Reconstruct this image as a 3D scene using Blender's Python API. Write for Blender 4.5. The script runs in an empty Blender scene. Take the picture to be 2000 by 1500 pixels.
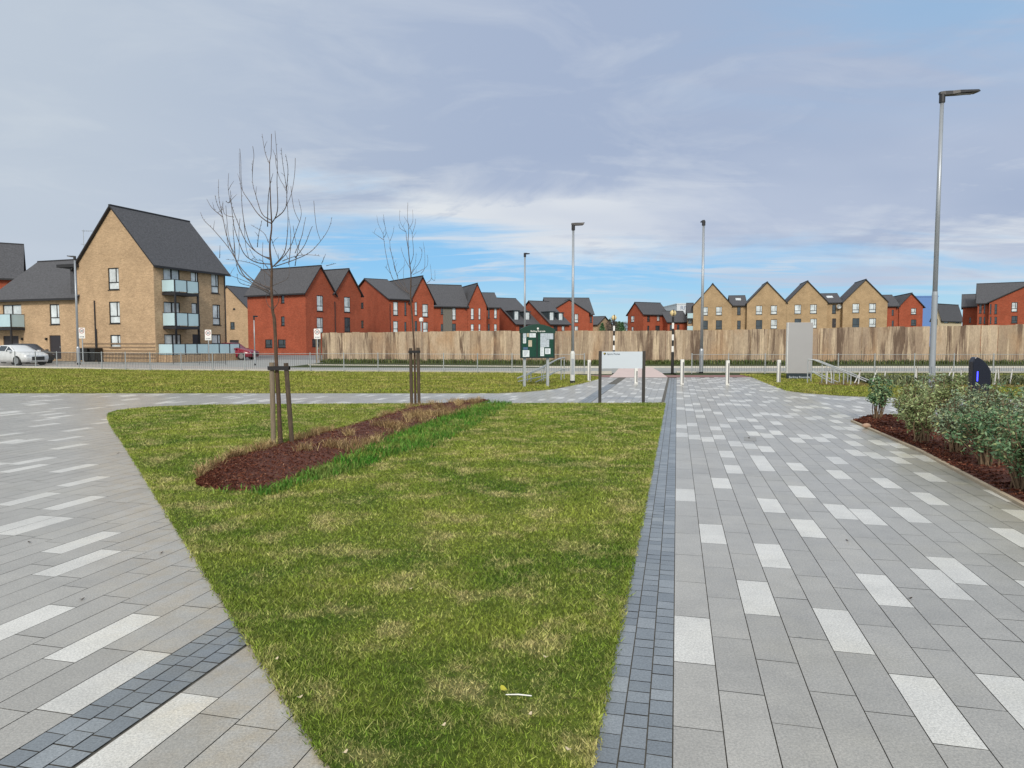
import bpy, bmesh, math, random
import numpy as np
from mathutils import Vector, Matrix
R = math.radians
random.seed(7); RNG = np.random.default_rng(11)
SC = bpy.context.scene
COL = SC.collection
# ------------------------------------------------------------------ camera
F, HV, H = 1350.0, 667.0, 1.6
TH = math.atan((750-HV)/F); CT, ST = math.cos(TH), math.sin(TH)
cam = bpy.data.objects.new('camera', bpy.data.cameras.new('camera')); COL.objects.link(cam)
cam.location = (0, 0, H); cam.rotation_euler = (R(90)-TH, 0, 0)
cam.data.sensor_width = 36; cam.data.lens = 36*F/2000
cam.data.clip_start = 0.05; cam.data.clip_end = 3000
SC.camera = cam
# ------------------------------------------------------------------ light
SUN_EL, SUN_AZ = 34, 184          # azimuth clockwise from +Y (north): sun behind the camera, to the left
W = bpy.data.worlds.new("World"); SC.world = W; W.use_nodes = True
sun = bpy.data.objects.new('sun', bpy.data.lights.new('sun', 'SUN')); COL.objects.link(sun)
sun.data.energy = 2.0; sun.data.angle = R(12); sun.data.color = (1, .93, .82)
_d = Vector((math.sin(R(SUN_AZ))*math.cos(R(SUN_EL)), math.cos(R(SUN_AZ))*math.cos(R(SUN_EL)), math.sin(R(SUN_EL))))
sun.rotation_euler = _d.to_track_quat('Z', 'Y').to_euler(); sun.location = (0, -10, 30)
vs = SC.view_settings; vs.view_transform = 'Standard'; vs.look = 'None'; vs.gamma = 1; vs.exposure = 0.22; vs.use_curve_mapping = False
SC.render.engine = 'CYCLES'

def nd(nt, typ, **k):
    n = nt.nodes.new(typ)
    for a, b in k.items():
        if a.startswith('i_'):
            key = a[2:]; key = int(key) if key.isdigit() else key
            n.inputs[key].default_value = b
        else: setattr(n, a, b)
    return n
def build_sky():
    nt = W.node_tree; nt.nodes.clear(); L = nt.links.new
    out = nd(nt, 'ShaderNodeOutputWorld'); bg = nd(nt, 'ShaderNodeBackground'); bg.inputs[1].default_value = 0.1
    L(bg.outputs[0], out.inputs[0])
    sky = nd(nt, 'ShaderNodeTexSky'); sky.sky_type = 'NISHITA'; sky.sun_disc = False
    sky.sun_elevation = R(SUN_EL); sky.sun_rotation = R(SUN_AZ); sky.air_density = 1.0; sky.dust_density = 0.6; sky.ozone_density = 2.0
    tc = nd(nt, 'ShaderNodeTexCoord'); sep = nd(nt, 'ShaderNodeSeparateXYZ'); L(tc.outputs['Generated'], sep.inputs[0])
    def m(op, a, b=None, c=None, clamp=False):
        n = nd(nt, 'ShaderNodeMath', operation=op); n.use_clamp = clamp
        for i, q in enumerate((a, b, c)):
            if q is None: continue
            if hasattr(q, 'links'): L(q, n.inputs[i])
            else: n.inputs[i].default_value = q
        return n.outputs[0]
    def ramp(x, a, b):
        n = nd(nt, 'ShaderNodeMapRange', interpolation_type='SMOOTHSTEP'); L(x, n.inputs[0])
        n.inputs[1].default_value = a; n.inputs[2].default_value = b; return n.outputs[0]
    X, Y, Z = sep.outputs
    zc = m('MAXIMUM', Z, 0.0)
    den = m('ADD', zc, 0.10)
    px = m('DIVIDE', X, den); py = m('DIVIDE', Y, den)
    comb = nd(nt, 'ShaderNodeCombineXYZ'); L(px, comb.inputs[0]); L(py, comb.inputs[1])
    def noise(scale, det, rough, off, dist=0.0, sx=1., sy=1., rot=0.):
        mp = nd(nt, 'ShaderNodeMapping'); mp.inputs['Location'].default_value = off; mp.inputs['Scale'].default_value = (sx, sy, 1); mp.inputs['Rotation'].default_value = (0, 0, rot)
        L(comb.outputs[0], mp.inputs[0])
        n = nd(nt, 'ShaderNodeTexNoise'); n.inputs['Scale'].default_value = scale; n.inputs['Detail'].default_value = det
        n.inputs['Roughness'].default_value = rough; n.inputs['Distortion'].default_value = dist; L(mp.outputs[0], n.inputs['Vector']); return n.outputs['Fac']
    big = noise(0.42, 4, .5, (3.1, 1.7, 0), .4, 1, 1, .3)
    fine = noise(1.0, 9, .62, (0.4, 5.2, 0), .5, .55, 1.25, .12)
    wisp = noise(2.1, 8, .6, (7.7, 2.2, 0), .8, .4, 1.3, -.1)
    # azimuth-ish value: -0.7 (left edge) .. 0.7 (right edge)
    yy = m('MAXIMUM', Y, 0.05); az = m('DIVIDE', X, yy)
    # lower edge of the main cloud sheet drops to the right of centre
    edge = m('SUBTRACT', 0.142, m('MULTIPLY', ramp(az, -.20, .12), 0.042))
    low = m('SUBTRACT', zc, edge)
    cov = m('ADD', m('MULTIPLY', low, 7.5), m('MULTIPLY', m('SUBTRACT', fine, .5), 1.7))
    cov = m('ADD', cov, m('MULTIPLY', m('SUBTRACT', big, .5), .9))
    leftfill = m('ADD', m('MULTIPLY', ramp(az, -.34, -.60), .75), m('MULTIPLY', ramp(az, .42, .75), .30))
    cov = m('ADD', cov, leftfill)
    mask = ramp(cov, -.22, .42)
    # thin streaks below the sheet
    st = m('MULTIPLY', ramp(wisp, .47, .68), ramp(zc, .03, .09))
    st = m('MULTIPLY', st, .75)
    mask = m('MAXIMUM', mask, st)
    mask = m('MULTIPLY', mask, ramp(zc, .0, .045))
    # thinner, bluer gaps high on the right
    gap = m('MULTIPLY', m('MULTIPLY', ramp(az, .1, .7), ramp(zc, .22, .40)), m('MULTIPLY', ramp(wisp, .62, .42), .55))
    mask = m('MULTIPLY', mask, m('SUBTRACT', 1, gap))
    # cloud colour: bright edges, blue grey base
    tex = nd(nt, 'ShaderNodeTexNoise'); tmp_ = nd(nt, 'ShaderNodeMapping'); tmp_.inputs['Scale'].default_value = (1, 1, 3.2); tmp_.inputs['Rotation'].default_value = (0, R(4), 0); L(tc.outputs['Generated'], tmp_.inputs[0]); L(tmp_.outputs[0], tex.inputs['Vector']); tex.inputs['Scale'].default_value = 4.2; tex.inputs['Detail'].default_value = 10; tex.inputs['Roughness'].default_value = .6; tex.inputs['Distortion'].default_value = .6
    body = m('ADD', ramp(cov, -.05, .75), m('MULTIPLY', m('SUBTRACT', wisp, .52), m('MULTIPLY', ramp(zc, .33, .16), -2.4)), clamp=True); body = m('SUBTRACT', body, m('MULTIPLY', m('SUBTRACT', tex.outputs['Fac'], .5), m('ADD', 1.1, m('MULTIPLY', ramp(zc, .3, .14), 2.4))), clamp=True)
    patch = m('MULTIPLY', ramp(m('ABSOLUTE', m('SUBTRACT', az, .05)), .26, .03), ramp(m('ABSOLUTE', m('SUBTRACT', zc, .172)), .045, .005)); body = m('SUBTRACT', body, m('MULTIPLY', patch, m('MULTIPLY', ramp(tex.outputs['Fac'], .36, .58), 1.3)), clamp=True)
    c1 = nd(nt, 'ShaderNodeMix', data_type='RGBA'); L(body, c1.inputs[0])
    c1.inputs[6].default_value = (6.6, 6.9, 7.2, 1); c1.inputs[7].default_value = (3.25, 3.95, 5.35, 1)
    c2 = nd(nt, 'ShaderNodeMix', data_type='RGBA'); L(ramp(big, .38, .72), c2.inputs[0]); L(c1.outputs[2], c2.inputs[6]); c2.inputs[7].default_value = (4.3, 4.9, 6.1, 1)
    # paler, slightly warm to the left and high
    c3 = nd(nt, 'ShaderNodeMix', data_type='RGBA'); L(m('MULTIPLY', ramp(az, .1, -.75), .62), c3.inputs[0]); L(c2.outputs[2], c3.inputs[6]); c3.inputs[7].default_value = (5.0, 5.6, 6.1, 1)
    # unseen cloud overhead and behind the camera, brightened and neutralised to light the scene
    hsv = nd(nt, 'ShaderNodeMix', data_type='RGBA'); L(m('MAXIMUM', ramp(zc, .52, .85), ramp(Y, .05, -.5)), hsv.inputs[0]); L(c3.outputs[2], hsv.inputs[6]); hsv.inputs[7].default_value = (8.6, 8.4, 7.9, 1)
    # clear sky
    tintn = nd(nt, 'ShaderNodeMix', data_type='RGBA', blend_type='MULTIPLY'); tintn.inputs[0].default_value = 1
    L(sky.outputs[0], tintn.inputs[6]); tintn.inputs[7].default_value = (.62, .84, 1.12, 1)
    cl = nd(nt, 'ShaderNodeMix', data_type='RGBA'); cl.inputs[0].default_value = .75; L(tintn.outputs[2], cl.inputs[6]); cl.inputs[7].default_value = (2.2, 4.75, 7.2, 1)
    hz = nd(nt, 'ShaderNodeMix', data_type='RGBA'); L(m('SUBTRACT', 1, ramp(zc, -.02, .11)), hz.inputs[0])
    L(cl.outputs[2], hz.inputs[6]); hz.inputs[7].default_value = (4.9, 6.6, 7.2, 1)
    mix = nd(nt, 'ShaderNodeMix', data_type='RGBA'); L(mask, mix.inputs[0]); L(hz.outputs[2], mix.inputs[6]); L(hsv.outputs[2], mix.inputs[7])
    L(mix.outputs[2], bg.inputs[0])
build_sky()

# ------------------------------------------------------------------ projection helpers (metres from photograph measurements)
def g(u, v, z=0.0):
    a = (u-1000)/F; b = (750-v)/F
    d = (a, CT+ST*b, -ST+CT*b); k = (z-H)/d[2]
    return (d[0]*k, d[1]*k)
def hz(v, Y):                     # height of a thing at depth Y seen at row v
    b = (750-v)/F
    return H + Y*(b*CT-ST)/(CT+b*ST)
def pt(u, Y, v=HV):               # ground position at depth Y seen in column u at row v
    b = (750-v)/F
    h = Y*(b*CT-ST)/(CT+b*ST); zc = Y*CT-h*ST
    return ((u-1000)/F*zc, Y)
def p3(u, v, Y):
    x, y = pt(u, Y, v); return (x, y, hz(v, Y))

# ------------------------------------------------------------------ materials
MATS = {}
def mat(name, col=(.5, .5, .5), rough=.8, metal=0, var=0.0, vs_=3.0, bump=0.0, bs=40., col2=None, coord='Object', spec=.5, detail=4, dist=.01, stretch=(1, 1, 1), emit=None):
    if name in MATS: return MATS[name]
    m = bpy.data.materials.new(name); m.use_nodes = True; MATS[name] = m
    nt = m.node_tree; b = nt.nodes['Principled BSDF']; L = nt.links.new
    b.inputs['Base Color'].default_value = (*col, 1); b.inputs['Roughness'].default_value = rough; b.inputs['Metallic'].default_value = metal
    b.inputs['Specular IOR Level'].default_value = spec
    if emit: b.inputs['Emission Color'].default_value = (*emit[0], 1); b.inputs['Emission Strength'].default_value = emit[1]
    if var or col2 or bump:
        tc = nd(nt, 'ShaderNodeTexCoord'); mp = nd(nt, 'ShaderNodeMapping'); L(tc.outputs[coord], mp.inputs[0]); mp.inputs['Scale'].default_value = stretch
    if var or col2:
        n = nd(nt, 'ShaderNodeTexNoise'); n.inputs['Scale'].default_value = vs_; n.inputs['Detail'].default_value = detail; n.inputs['Roughness'].default_value = .65; L(mp.outputs[0], n.inputs['Vector'])
        mr = nd(nt, 'ShaderNodeMapRange'); L(n.outputs['Fac'], mr.inputs[0]); mr.inputs[1].default_value = .3; mr.inputs[2].default_value = .7
        mx = nd(nt, 'ShaderNodeMix', data_type='RGBA'); L(mr.outputs[0], mx.inputs[0])
        c2 = col2 or tuple(c*(1+var) for c in col); c1 = col if col2 else tuple(c*(1-var) for c in col)
        mx.inputs[6].default_value = (*c1, 1); mx.inputs[7].default_value = (*c2, 1); L(mx.outputs[2], b.inputs['Base Color'])
    if bump:
        n = nd(nt, 'ShaderNodeTexNoise'); n.inputs['Scale'].default_value = bs; n.inputs['Detail'].default_value = 3; L(mp.outputs[0], n.inputs['Vector'])
        bp = nd(nt, 'ShaderNodeBump'); bp.inputs['Strength'].default_value = bump; bp.inputs['Distance'].default_value = dist; L(n.outputs['Fac'], bp.inputs['Height']); L(bp.outputs[0], b.inputs['Normal'])
    return m
def mat_brick(name, c1, c2, mortar, patch=.18):
    m = bpy.data.materials.new(name); m.use_nodes = True; MATS[name] = m
    nt = m.node_tree; b = nt.nodes['Principled BSDF']; L = nt.links.new; b.inputs['Roughness'].default_value = .9; b.inputs['Specular IOR Level'].default_value = .2
    tc = nd(nt, 'ShaderNodeTexCoord'); sp = nd(nt, 'ShaderNodeSeparateXYZ'); L(tc.outputs['Object'], sp.inputs[0])
    ad = nd(nt, 'ShaderNodeMath', operation='ADD'); L(sp.outputs[0], ad.inputs[0]); L(sp.outputs[1], ad.inputs[1])
    cb = nd(nt, 'ShaderNodeCombineXYZ'); L(ad.outputs[0], cb.inputs[0]); L(sp.outputs[2], cb.inputs[1])
    br = nd(nt, 'ShaderNodeTexBrick'); L(cb.outputs[0], br.inputs['Vector']); br.inputs['Scale'].default_value = 1
    br.inputs['Brick Width'].default_value = .225; br.inputs['Row Height'].default_value = .075; br.inputs['Mortar Size'].default_value = .008
    br.inputs['Color1'].default_value = (*c1, 1); br.inputs['Color2'].default_value = (*c2, 1); br.inputs['Mortar'].default_value = (*mortar, 1)
    n = nd(nt, 'ShaderNodeTexNoise'); n.inputs['Scale'].default_value = .55; n.inputs['Detail'].default_value = 7; n.inputs['Roughness'].default_value = .7; L(tc.outputs['Object'], n.inputs['Vector'])
    mr = nd(nt, 'ShaderNodeMapRange'); L(n.outputs['Fac'], mr.inputs[0]); mr.inputs[1].default_value = .3; mr.inputs[2].default_value = .7; mr.inputs[3].default_value = 1-patch; mr.inputs[4].default_value = 1+patch
    n2 = nd(nt, 'ShaderNodeTexNoise'); n2.inputs['Scale'].default_value = 9; n2.inputs['Detail'].default_value = 4; L(tc.outputs['Object'], n2.inputs['Vector'])
    m2 = nd(nt, 'ShaderNodeMapRange'); L(n2.outputs['Fac'], m2.inputs[0]); m2.inputs[1].default_value = .3; m2.inputs[2].default_value = .7; m2.inputs[3].default_value = .86; m2.inputs[4].default_value = 1.14
    mu = nd(nt, 'ShaderNodeMath', operation='MULTIPLY'); L(mr.outputs[0], mu.inputs[0]); L(m2.outputs[0], mu.inputs[1])
    sc = nd(nt, 'ShaderNodeVectorMath', operation='SCALE'); L(br.outputs['Color'], sc.inputs[0]); L(mu.outputs[0], sc.inputs['Scale'])
    L(sc.outputs[0], b.inputs['Base Color'])
    return m
M_TAN = mat_brick('buff_brick', (.51, .355, .22), (.39, .265, .16), (.50, .38, .26))
M_RED = mat_brick('red_brick', (.40, .085, .042), (.30, .06, .03), (.33, .14, .09))
M_TANT = mat_brick('terrace_buff_brick', (.46, .325, .19), (.38, .26, .145), (.42, .32, .21), .22)
M_CREAM = mat('cream_render', (.62, .52, .36), .9, var=.06)
M_GREYCLAD = mat('grey_cladding', (.17, .16, .14), .85, var=.2, vs_=6)
M_BLUE = mat('blue_cladding', (.12, .24, .55), .6, var=.05)
M_OFFW = mat('pale_cladding', (.62, .66, .72), .6, var=.04)
M_FRAME = mat('dark_window_frame', (.015, .014, .015), .5)
M_GLASS = mat('window_glass', (.62, .67, .70), .12, spec=.9, var=.35, vs_=.9)  # pale mottled base colour stands in for reflected sky and white curtains
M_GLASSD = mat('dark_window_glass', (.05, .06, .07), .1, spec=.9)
M_BALC = mat('frosted_balcony_glass', (.46, .62, .68), .25, var=.05, vs_=1)
M_DOOR = mat('dark_door', (.028, .024, .03), .55)
M_GALV = mat('galvanised_steel', (.42, .45, .47), .45, .35, var=.1, vs_=8)
M_LAMP = mat('lamp_column_steel', (.36, .39, .43), .4, .4, var=.06, vs_=3)
M_DARKM = mat('dark_metal', (.018, .018, .022), .45)
M_WHITE = mat('white_paint', (.8, .8, .78), .5, var=.04)
M_BLACK = mat('black_paint', (.012, .012, .012), .5)
M_GREEN = mat('green_board', (.005, .045, .03), .45)
M_GREENB = mat('green_baize', (.006, .055, .036), .9, var=.2, vs_=20)
M_PAPER = mat('paper', (.66, .72, .76), .8)
M_PAPERG = mat('grey_paper', (.42, .48, .54), .8, var=.25, vs_=22)
M_PAPERT = mat('tan_paper', (.48, .42, .32), .8, var=.25, vs_=40)
M_INK = mat('ink', (.06, .09, .13), .8)
M_SIGNW = mat('sign_panel', (.58, .64, .72), .35)
M_MONO = mat('monolith_panel', (.37, .37, .385), .4, var=.02)
M_RINGR = mat('red_ring', (.38, .09, .09), .5)
M_TIRE = mat('tyre', (.02, .02, .02), .8)
M_RIM = mat('alloy', (.45, .46, .48), .3, .7)
M_STAKE = mat('weathered_wood_stake', (.12, .085, .06), .9, col2=(.055, .042, .03), vs_=9, bump=.4, bs=30, stretch=(3, 3, .5))
M_STAKEL = mat('pale_wood_stake', (.27, .22, .16), .9, col2=(.18, .14, .10), vs_=9, bump=.4, bs=30, stretch=(3, 3, .5))
M_BARK = mat('bark', (.06, .042, .03), .9, col2=(.12, .07, .045), vs_=14, bump=.5, bs=60)
M_TWIG = mat('twig', (.115, .092, .085), .85)
M_RUBBER = mat('rubber_belt', (.012, .012, .014), .7)
M_SOIL = mat('soil', (.05, .032, .022), 1, var=.3, vs_=12, bump=.6, bs=30, dist=.02)
def mat_roof(name, c):
    m = mat(name, c, .8, var=.38, vs_=7, detail=10)
    nt = m.node_tree; b = nt.nodes['Principled BSDF']; L = nt.links.new
    tc = nd(nt, 'ShaderNodeTexCoord'); w = nd(nt, 'ShaderNodeTexWave'); w.wave_type = 'BANDS'; w.bands_direction = 'Z'; w.wave_profile = 'SAW'
    w.inputs['Scale'].default_value = 1.2; L(tc.outputs['Object'], w.inputs[0])
    bp = nd(nt, 'ShaderNodeBump'); bp.inputs['Strength'].default_value = .5; bp.inputs['Distance'].default_value = .03; L(w.outputs['Fac'], bp.inputs['Height']); L(bp.outputs[0], b.inputs['Normal'])
    return m
M_ROOF = mat_roof('slate_roof', (.075, .077, .088))
M_ROOFD = mat('roof_edge', (.02, .02, .024), .6)

def grass_mat(name, greens, straw, hi=.5, scale=1.6, base_dark=1.0):
    m = bpy.data.materials.new(name); m.use_nodes = True; MATS[name] = m
    nt = m.node_tree; b = nt.nodes['Principled BSDF']; L = nt.links.new; b.inputs['Roughness'].default_value = .75; b.inputs['Specular IOR Level'].default_value = .15
    geo = nd(nt, 'ShaderNodeNewGeometry')
    def noise(s, d, r, off=0, sx=1):
        mp = nd(nt, 'ShaderNodeMapping'); mp.inputs['Location'].default_value = (off, off*.7, 0); mp.inputs['Scale'].default_value = (sx, 1, .2); L(geo.outputs['Position'], mp.inputs[0])
        n = nd(nt, 'ShaderNodeTexNoise'); n.inputs['Scale'].default_value = s; n.inputs['Detail'].default_value = d; n.inputs['Roughness'].default_value = r; L(mp.outputs[0], n.inputs['Vector']); return n.outputs['Fac']
    n1 = noise(scale, 6, .62); n2 = noise(scale*.35, 3, .5, 9); n3 = noise(scale*9, 4, .7, 4)
    at = nd(nt, 'ShaderNodeAttribute', attribute_name='rnd')
    def mr(x, a, b_, c=0, d=1):
        n = nd(nt, 'ShaderNodeMapRange'); L(x, n.inputs[0]); n.inputs[1].default_value = a; n.inputs[2].default_value = b_; n.inputs[3].default_value = c; n.inputs[4].default_value = d; return n.outputs[0]
    def mx(f, c1, c2):
        n = nd(nt, 'ShaderNodeMix', data_type='RGBA')
        L(f, n.inputs[0])
        for i, c in ((6, c1), (7, c2)):
            if hasattr(c, 'links'): L(c, n.inputs[i])
            else: n.inputs[i].default_value = (*c, 1)
        return n.outputs[2]
    gcol = mx(mr(n2, .35, .65), greens[0], greens[1])
    sf = nd(nt, 'ShaderNodeMath', operation='ADD'); L(mr(n1, hi-.08, hi+.16), sf.inputs[0])
    a2 = nd(nt, 'ShaderNodeMath', operation='MULTIPLY_ADD'); L(at.outputs['Fac'], a2.inputs[0]); a2.inputs[1].default_value = .55; a2.inputs[2].default_value = -.25; L(a2.outputs[0], sf.inputs[1]); sf.use_clamp = True
    c = mx(sf.outputs[0], gcol, straw)
    pb = nd(nt, 'ShaderNodeMath', operation='MULTIPLY'); L(mr(n3, .25, .75, .5, 1.5), pb.inputs[0]); wn = nd(nt, 'ShaderNodeMath', operation='FRACT'); w2 = nd(nt, 'ShaderNodeMath', operation='MULTIPLY'); L(at.outputs['Fac'], w2.inputs[0]); w2.inputs[1].default_value = 17.3; L(w2.outputs[0], wn.inputs[0]); L(mr(wn.outputs[0], 0, 1, .5, 1.55), pb.inputs[1])
    v = nd(nt, 'ShaderNodeVectorMath', operation='SCALE'); L(c, v.inputs[0]); L(pb.outputs[0], v.inputs['Scale'])
    L(v.outputs[0], b.inputs['Base Color'])
    bp = nd(nt, 'ShaderNodeBump'); bp.inputs['Strength'].default_value = .7; bp.inputs['Distance'].default_value = .02; L(noise(60, 4, .7), bp.inputs['Height']); L(bp.outputs[0], b.inputs['Normal'])
    return m
M_LAWN = grass_mat('lawn_turf', ((.105, .19, .020), (.26, .32, .05)), (.50, .44, .20), hi=.55, scale=2.2)
M_LAWNF = grass_mat('far_lawn_turf', ((.20, .25, .035), (.26, .29, .05)), (.38, .34, .11), hi=.52, scale=.8)
M_VERGE = grass_mat('verge_turf', ((.075, .11, .035), (.10, .13, .045)), (.16, .15, .07), hi=.6, scale=.8)
M_LUSH = grass_mat('lush_grass', ((.04, .17, .015), (.085, .225, .03)), (.24, .27, .08), hi=.56)
M_STRAW = grass_mat('dry_grass', ((.30, .20, .09), (.15, .085, .045)), (.56, .43, .22), hi=.50, scale=4)

# paving: tone carried per stone
def mat_stone(name, dark, light, sett=False):
    m = bpy.data.materials.new(name); m.use_nodes = True; MATS[name] = m
    nt = m.node_tree; b = nt.nodes['Principled BSDF']; L = nt.links.new; b.inputs['Roughness'].default_value = .32; b.inputs['Specular IOR Level'].default_value = .9
    geo = nd(nt, 'ShaderNodeNewGeometry')
    at = nd(nt, 'ShaderNodeAttribute', attribute_name='light'); ar = nd(nt, 'ShaderNodeAttribute', attribute_name='rnd')
    mx = nd(nt, 'ShaderNodeMix', data_type='RGBA'); L(at.outputs['Fac'], mx.inputs[0]); mx.inputs[6].default_value = (*dark, 1); mx.inputs[7].default_value = (*light, 1)
    def noise(s, d, r):
        n = nd(nt, 'ShaderNodeTexNoise'); n.inputs['Scale'].default_value = s; n.inputs['Detail'].default_value = d; n.inputs['Roughness'].default_value = r; L(geo.outputs['Position'], n.inputs['Vector']); return n.outputs['Fac']
    def mr(x, a, b_, c, d):
        n = nd(nt, 'ShaderNodeMapRange'); L(x, n.inputs[0]); n.inputs[1].default_value = a; n.inputs[2].default_value = b_; n.inputs[3].default_value = c; n.inputs[4].default_value = d; return n.outputs[0]
    def mul(a, c):
        n = nd(nt, 'ShaderNodeMath', operation='MULTIPLY'); L(a, n.inputs[0]); L(c, n.inputs[1]); return n.outputs[0]
    gr = noise(95, 4, .85); st = noise(3.2, 7, .75); bg_ = noise(.45, 5, .6)
    s = mul(mul(mr(gr, .38, .62, .74, 1.26), mr(st, .3, .75, 1.08, .86)), mul(mr(bg_, .3, .7, .90, 1.08), mr(ar.outputs['Fac'], 0, 1, .93, 1.07)))
    vo = nd(nt, 'ShaderNodeTexVoronoi'); vo.inputs['Scale'].default_value = 1.7; L(geo.outputs['Position'], vo.inputs['Vector']); s = mul(s, mr(vo.outputs['Distance'], .018, .034, .72, 1)); s = mul(s, mr(noise(1.1, 9, .8), .50, .68, 1, .86))
    v = nd(nt, 'ShaderNodeVectorMath', operation='SCALE'); L(mx.outputs[2], v.inputs[0]); L(s, v.inputs['Scale'])
    # faint warm algae staining
    wm = nd(nt, 'ShaderNodeMix', data_type='RGBA', blend_type='MULTIPLY'); L(mr(noise(.9, 5, .6), .50, .75, 0, .5), wm.inputs[0]); L(v.outputs[0], wm.inputs[6]); wm.inputs[7].default_value = (.97, .94, .83, 1)
    # tan earth stains washed out of the lawn and the planting bed
    def band(nx, ny, d0, w):
        dt = nd(nt, 'ShaderNodeVectorMath', operation='DOT_PRODUCT'); L(geo.outputs['Position'], dt.inputs[0]); dt.inputs[1].default_value = (nx, ny, 0)
        return mul(mr(dt.outputs['Value'], d0-w, d0, 0, 1), mr(dt.outputs['Value'], d0+.15, d0+.3, 1, 0))
    f1 = mul(band(.8377, .5461, .7957, .75), mr(noise(5, 6, .7), .42, .62, 0, 1)); f2 = mul(band(math.cos(R(13.4)), -math.sin(R(13.4)), 3.45, 1.1), mr(noise(2.5, 5, .65), .36, .62, 0, .8))
    e1_ = nd(nt, 'ShaderNodeMix', data_type='RGBA', blend_type='MULTIPLY'); L(f1, e1_.inputs[0]); L(wm.outputs[2], e1_.inputs[6]); e1_.inputs[7].default_value = (1.0, .90, .74, 1)
    e2_ = nd(nt, 'ShaderNodeMix', data_type='RGBA', blend_type='MULTIPLY'); L(f2, e2_.inputs[0]); L(e1_.outputs[2], e2_.inputs[6]); e2_.inputs[7].default_value = (.93, .90, .74, 1)
    L(e2_.outputs[2], b.inputs['Base Color'])
    bp = nd(nt, 'ShaderNodeBump'); bp.inputs['Strength'].default_value = .2; bp.inputs['Distance'].default_value = .002; L(noise(120, 3, .7), bp.inputs['Height']); L(bp.outputs[0], b.inputs['Normal'])
    return m
M_PAVE = mat_stone('granite_aggregate_paver', (.365, .355, .328), (.62, .615, .585))
M_SETT = mat_stone('dark_granite_sett', (.175, .20, .222), (.24, .265, .285))
M_JOINT = mat('joint_sand', (.11, .105, .092), 1, var=.3, vs_=20)
M_ROAD = mat('road_asphalt', (.30, .31, .305), .9, var=.12, vs_=.7, detail=8)
M_ASPH = mat('side_asphalt', (.20, .20, .205), .9, var=.15, vs_=.5, detail=8)
M_FOOT = mat('footway_paving', (.36, .335, .315), .9, var=.08, vs_=.6, detail=8)
M_REDB = mat('red_block_paving', (.24, .13, .12), .9, var=.2, vs_=4)
M_PINK = mat('pink_tactile_paving', (.58, .47, .45), .9, var=.08, vs_=2)
M_KERB = mat('concrete_kerb', (.52, .50, .45), .9, var=.1, vs_=3)
M_KERBT = mat('timber_coloured_edging', (.40, .33, .24), .9, var=.15, vs_=3)

# ------------------------------------------------------------------ mesh helpers
class MB:
    def __init__(s): s.v = []; s.f = []; s.mi = []
    def quad(s, pts, mi=0):
        n = len(s.v); s.v += [tuple(p) for p in pts]; s.f.append(tuple(range(n, n+len(pts)))); s.mi.append(mi)
    def box(s, x0, y0, z0, x1, y1, z1, mi=0, M=None):
        c = [(x0, y0, z0), (x1, y0, z0), (x1, y1, z0), (x0, y1, z0), (x0, y0, z1), (x1, y0, z1), (x1, y1, z1), (x0, y1, z1)]
        if M: c = [tuple(M @ Vector(p)) for p in c]
        n = len(s.v); s.v += c
        for f in ((0, 3, 2, 1), (4, 5, 6, 7), (0, 1, 5, 4), (1, 2, 6, 5), (2, 3, 7, 6), (3, 0, 4, 7)): s.f.append(tuple(n+i for i in f)); s.mi.append(mi)
    def tube(s, pts, rad, n=8, mi=0, cap=True):
        pts = [Vector(p) for p in pts]
        if not hasattr(rad, '__len__'): rad = [rad]*len(pts)
        base = len(s.v); up = Vector((0, 0, 1))
        t0 = (pts[1]-pts[0]).normalized(); a = t0.cross(up) if abs(t0.z) < .95 else t0.cross(Vector((0, 1, 0))); a.normalize()
        for i, p in enumerate(pts):
            t = (pts[min(i+1, len(pts)-1)]-pts[max(i-1, 0)]).normalized()
            a = (a-t*a.dot(t)).normalized(); b = t.cross(a)
            for k in range(n):
                w = 2*math.pi*k/n; s.v.append(tuple(p+(a*math.cos(w)+b*math.sin(w))*rad[i]))
        for i in range(len(pts)-1):
            for k in range(n):
                q = base+i*n; s.f.append((q+k, q+(k+1) % n, q+n+(k+1) % n, q+n+k)); s.mi.append(mi)
        if cap:
            s.f.append(tuple(base+k for k in range(n))[::-1]); s.mi.append(mi)
            e = base+(len(pts)-1)*n; s.f.append(tuple(e+k for k in range(n))); s.mi.append(mi)
    def lathe(s, prof, c=(0, 0, 0), n=16, mi=0):
        base = len(s.v)
        for r, z in prof:
            for k in range(n): w = 2*math.pi*k/n; s.v.append((c[0]+r*math.cos(w), c[1]+r*math.sin(w), c[2]+z))
        for i in range(len(prof)-1):
            for k in range(n): q = base+i*n; s.f.append((q+k, q+(k+1) % n, q+n+(k+1) % n, q+n+k)); s.mi.append(mi)
        s.f.append(tuple(base+k for k in range(n))[::-1]); s.mi.append(mi)
        e = base+(len(prof)-1)*n; s.f.append(tuple(e+k for k in range(n))); s.mi.append(mi)
    def build(s, name, mats, parent=None, smooth=False, loc=None, bevel=0):
        me = bpy.data.meshes.new(name); me.from_pydata(s.v, [], s.f); me.update()
        if not isinstance(mats, (list, tuple)): mats = [mats]
        for m in mats: me.materials.append(m)
        me.polygons.foreach_set('material_index', s.mi)
        if smooth: me.polygons.foreach_set('use_smooth', [True]*len(s.f))
        o = bpy.data.objects.new(name, me); COL.objects.link(o)
        if parent: o.parent = parent
        if loc: o.location = loc
        if bevel:
            b = o.modifiers.new('bevel', 'BEVEL'); b.width = bevel; b.segments = 2; b.limit_method = 'ANGLE'
        return o
def tag(o, label, cat, group=None, kind=None):
    if label: o['label'] = label
    if cat: o['category'] = cat
    if group: o['group'] = group
    if kind: o['kind'] = kind
    return o
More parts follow.
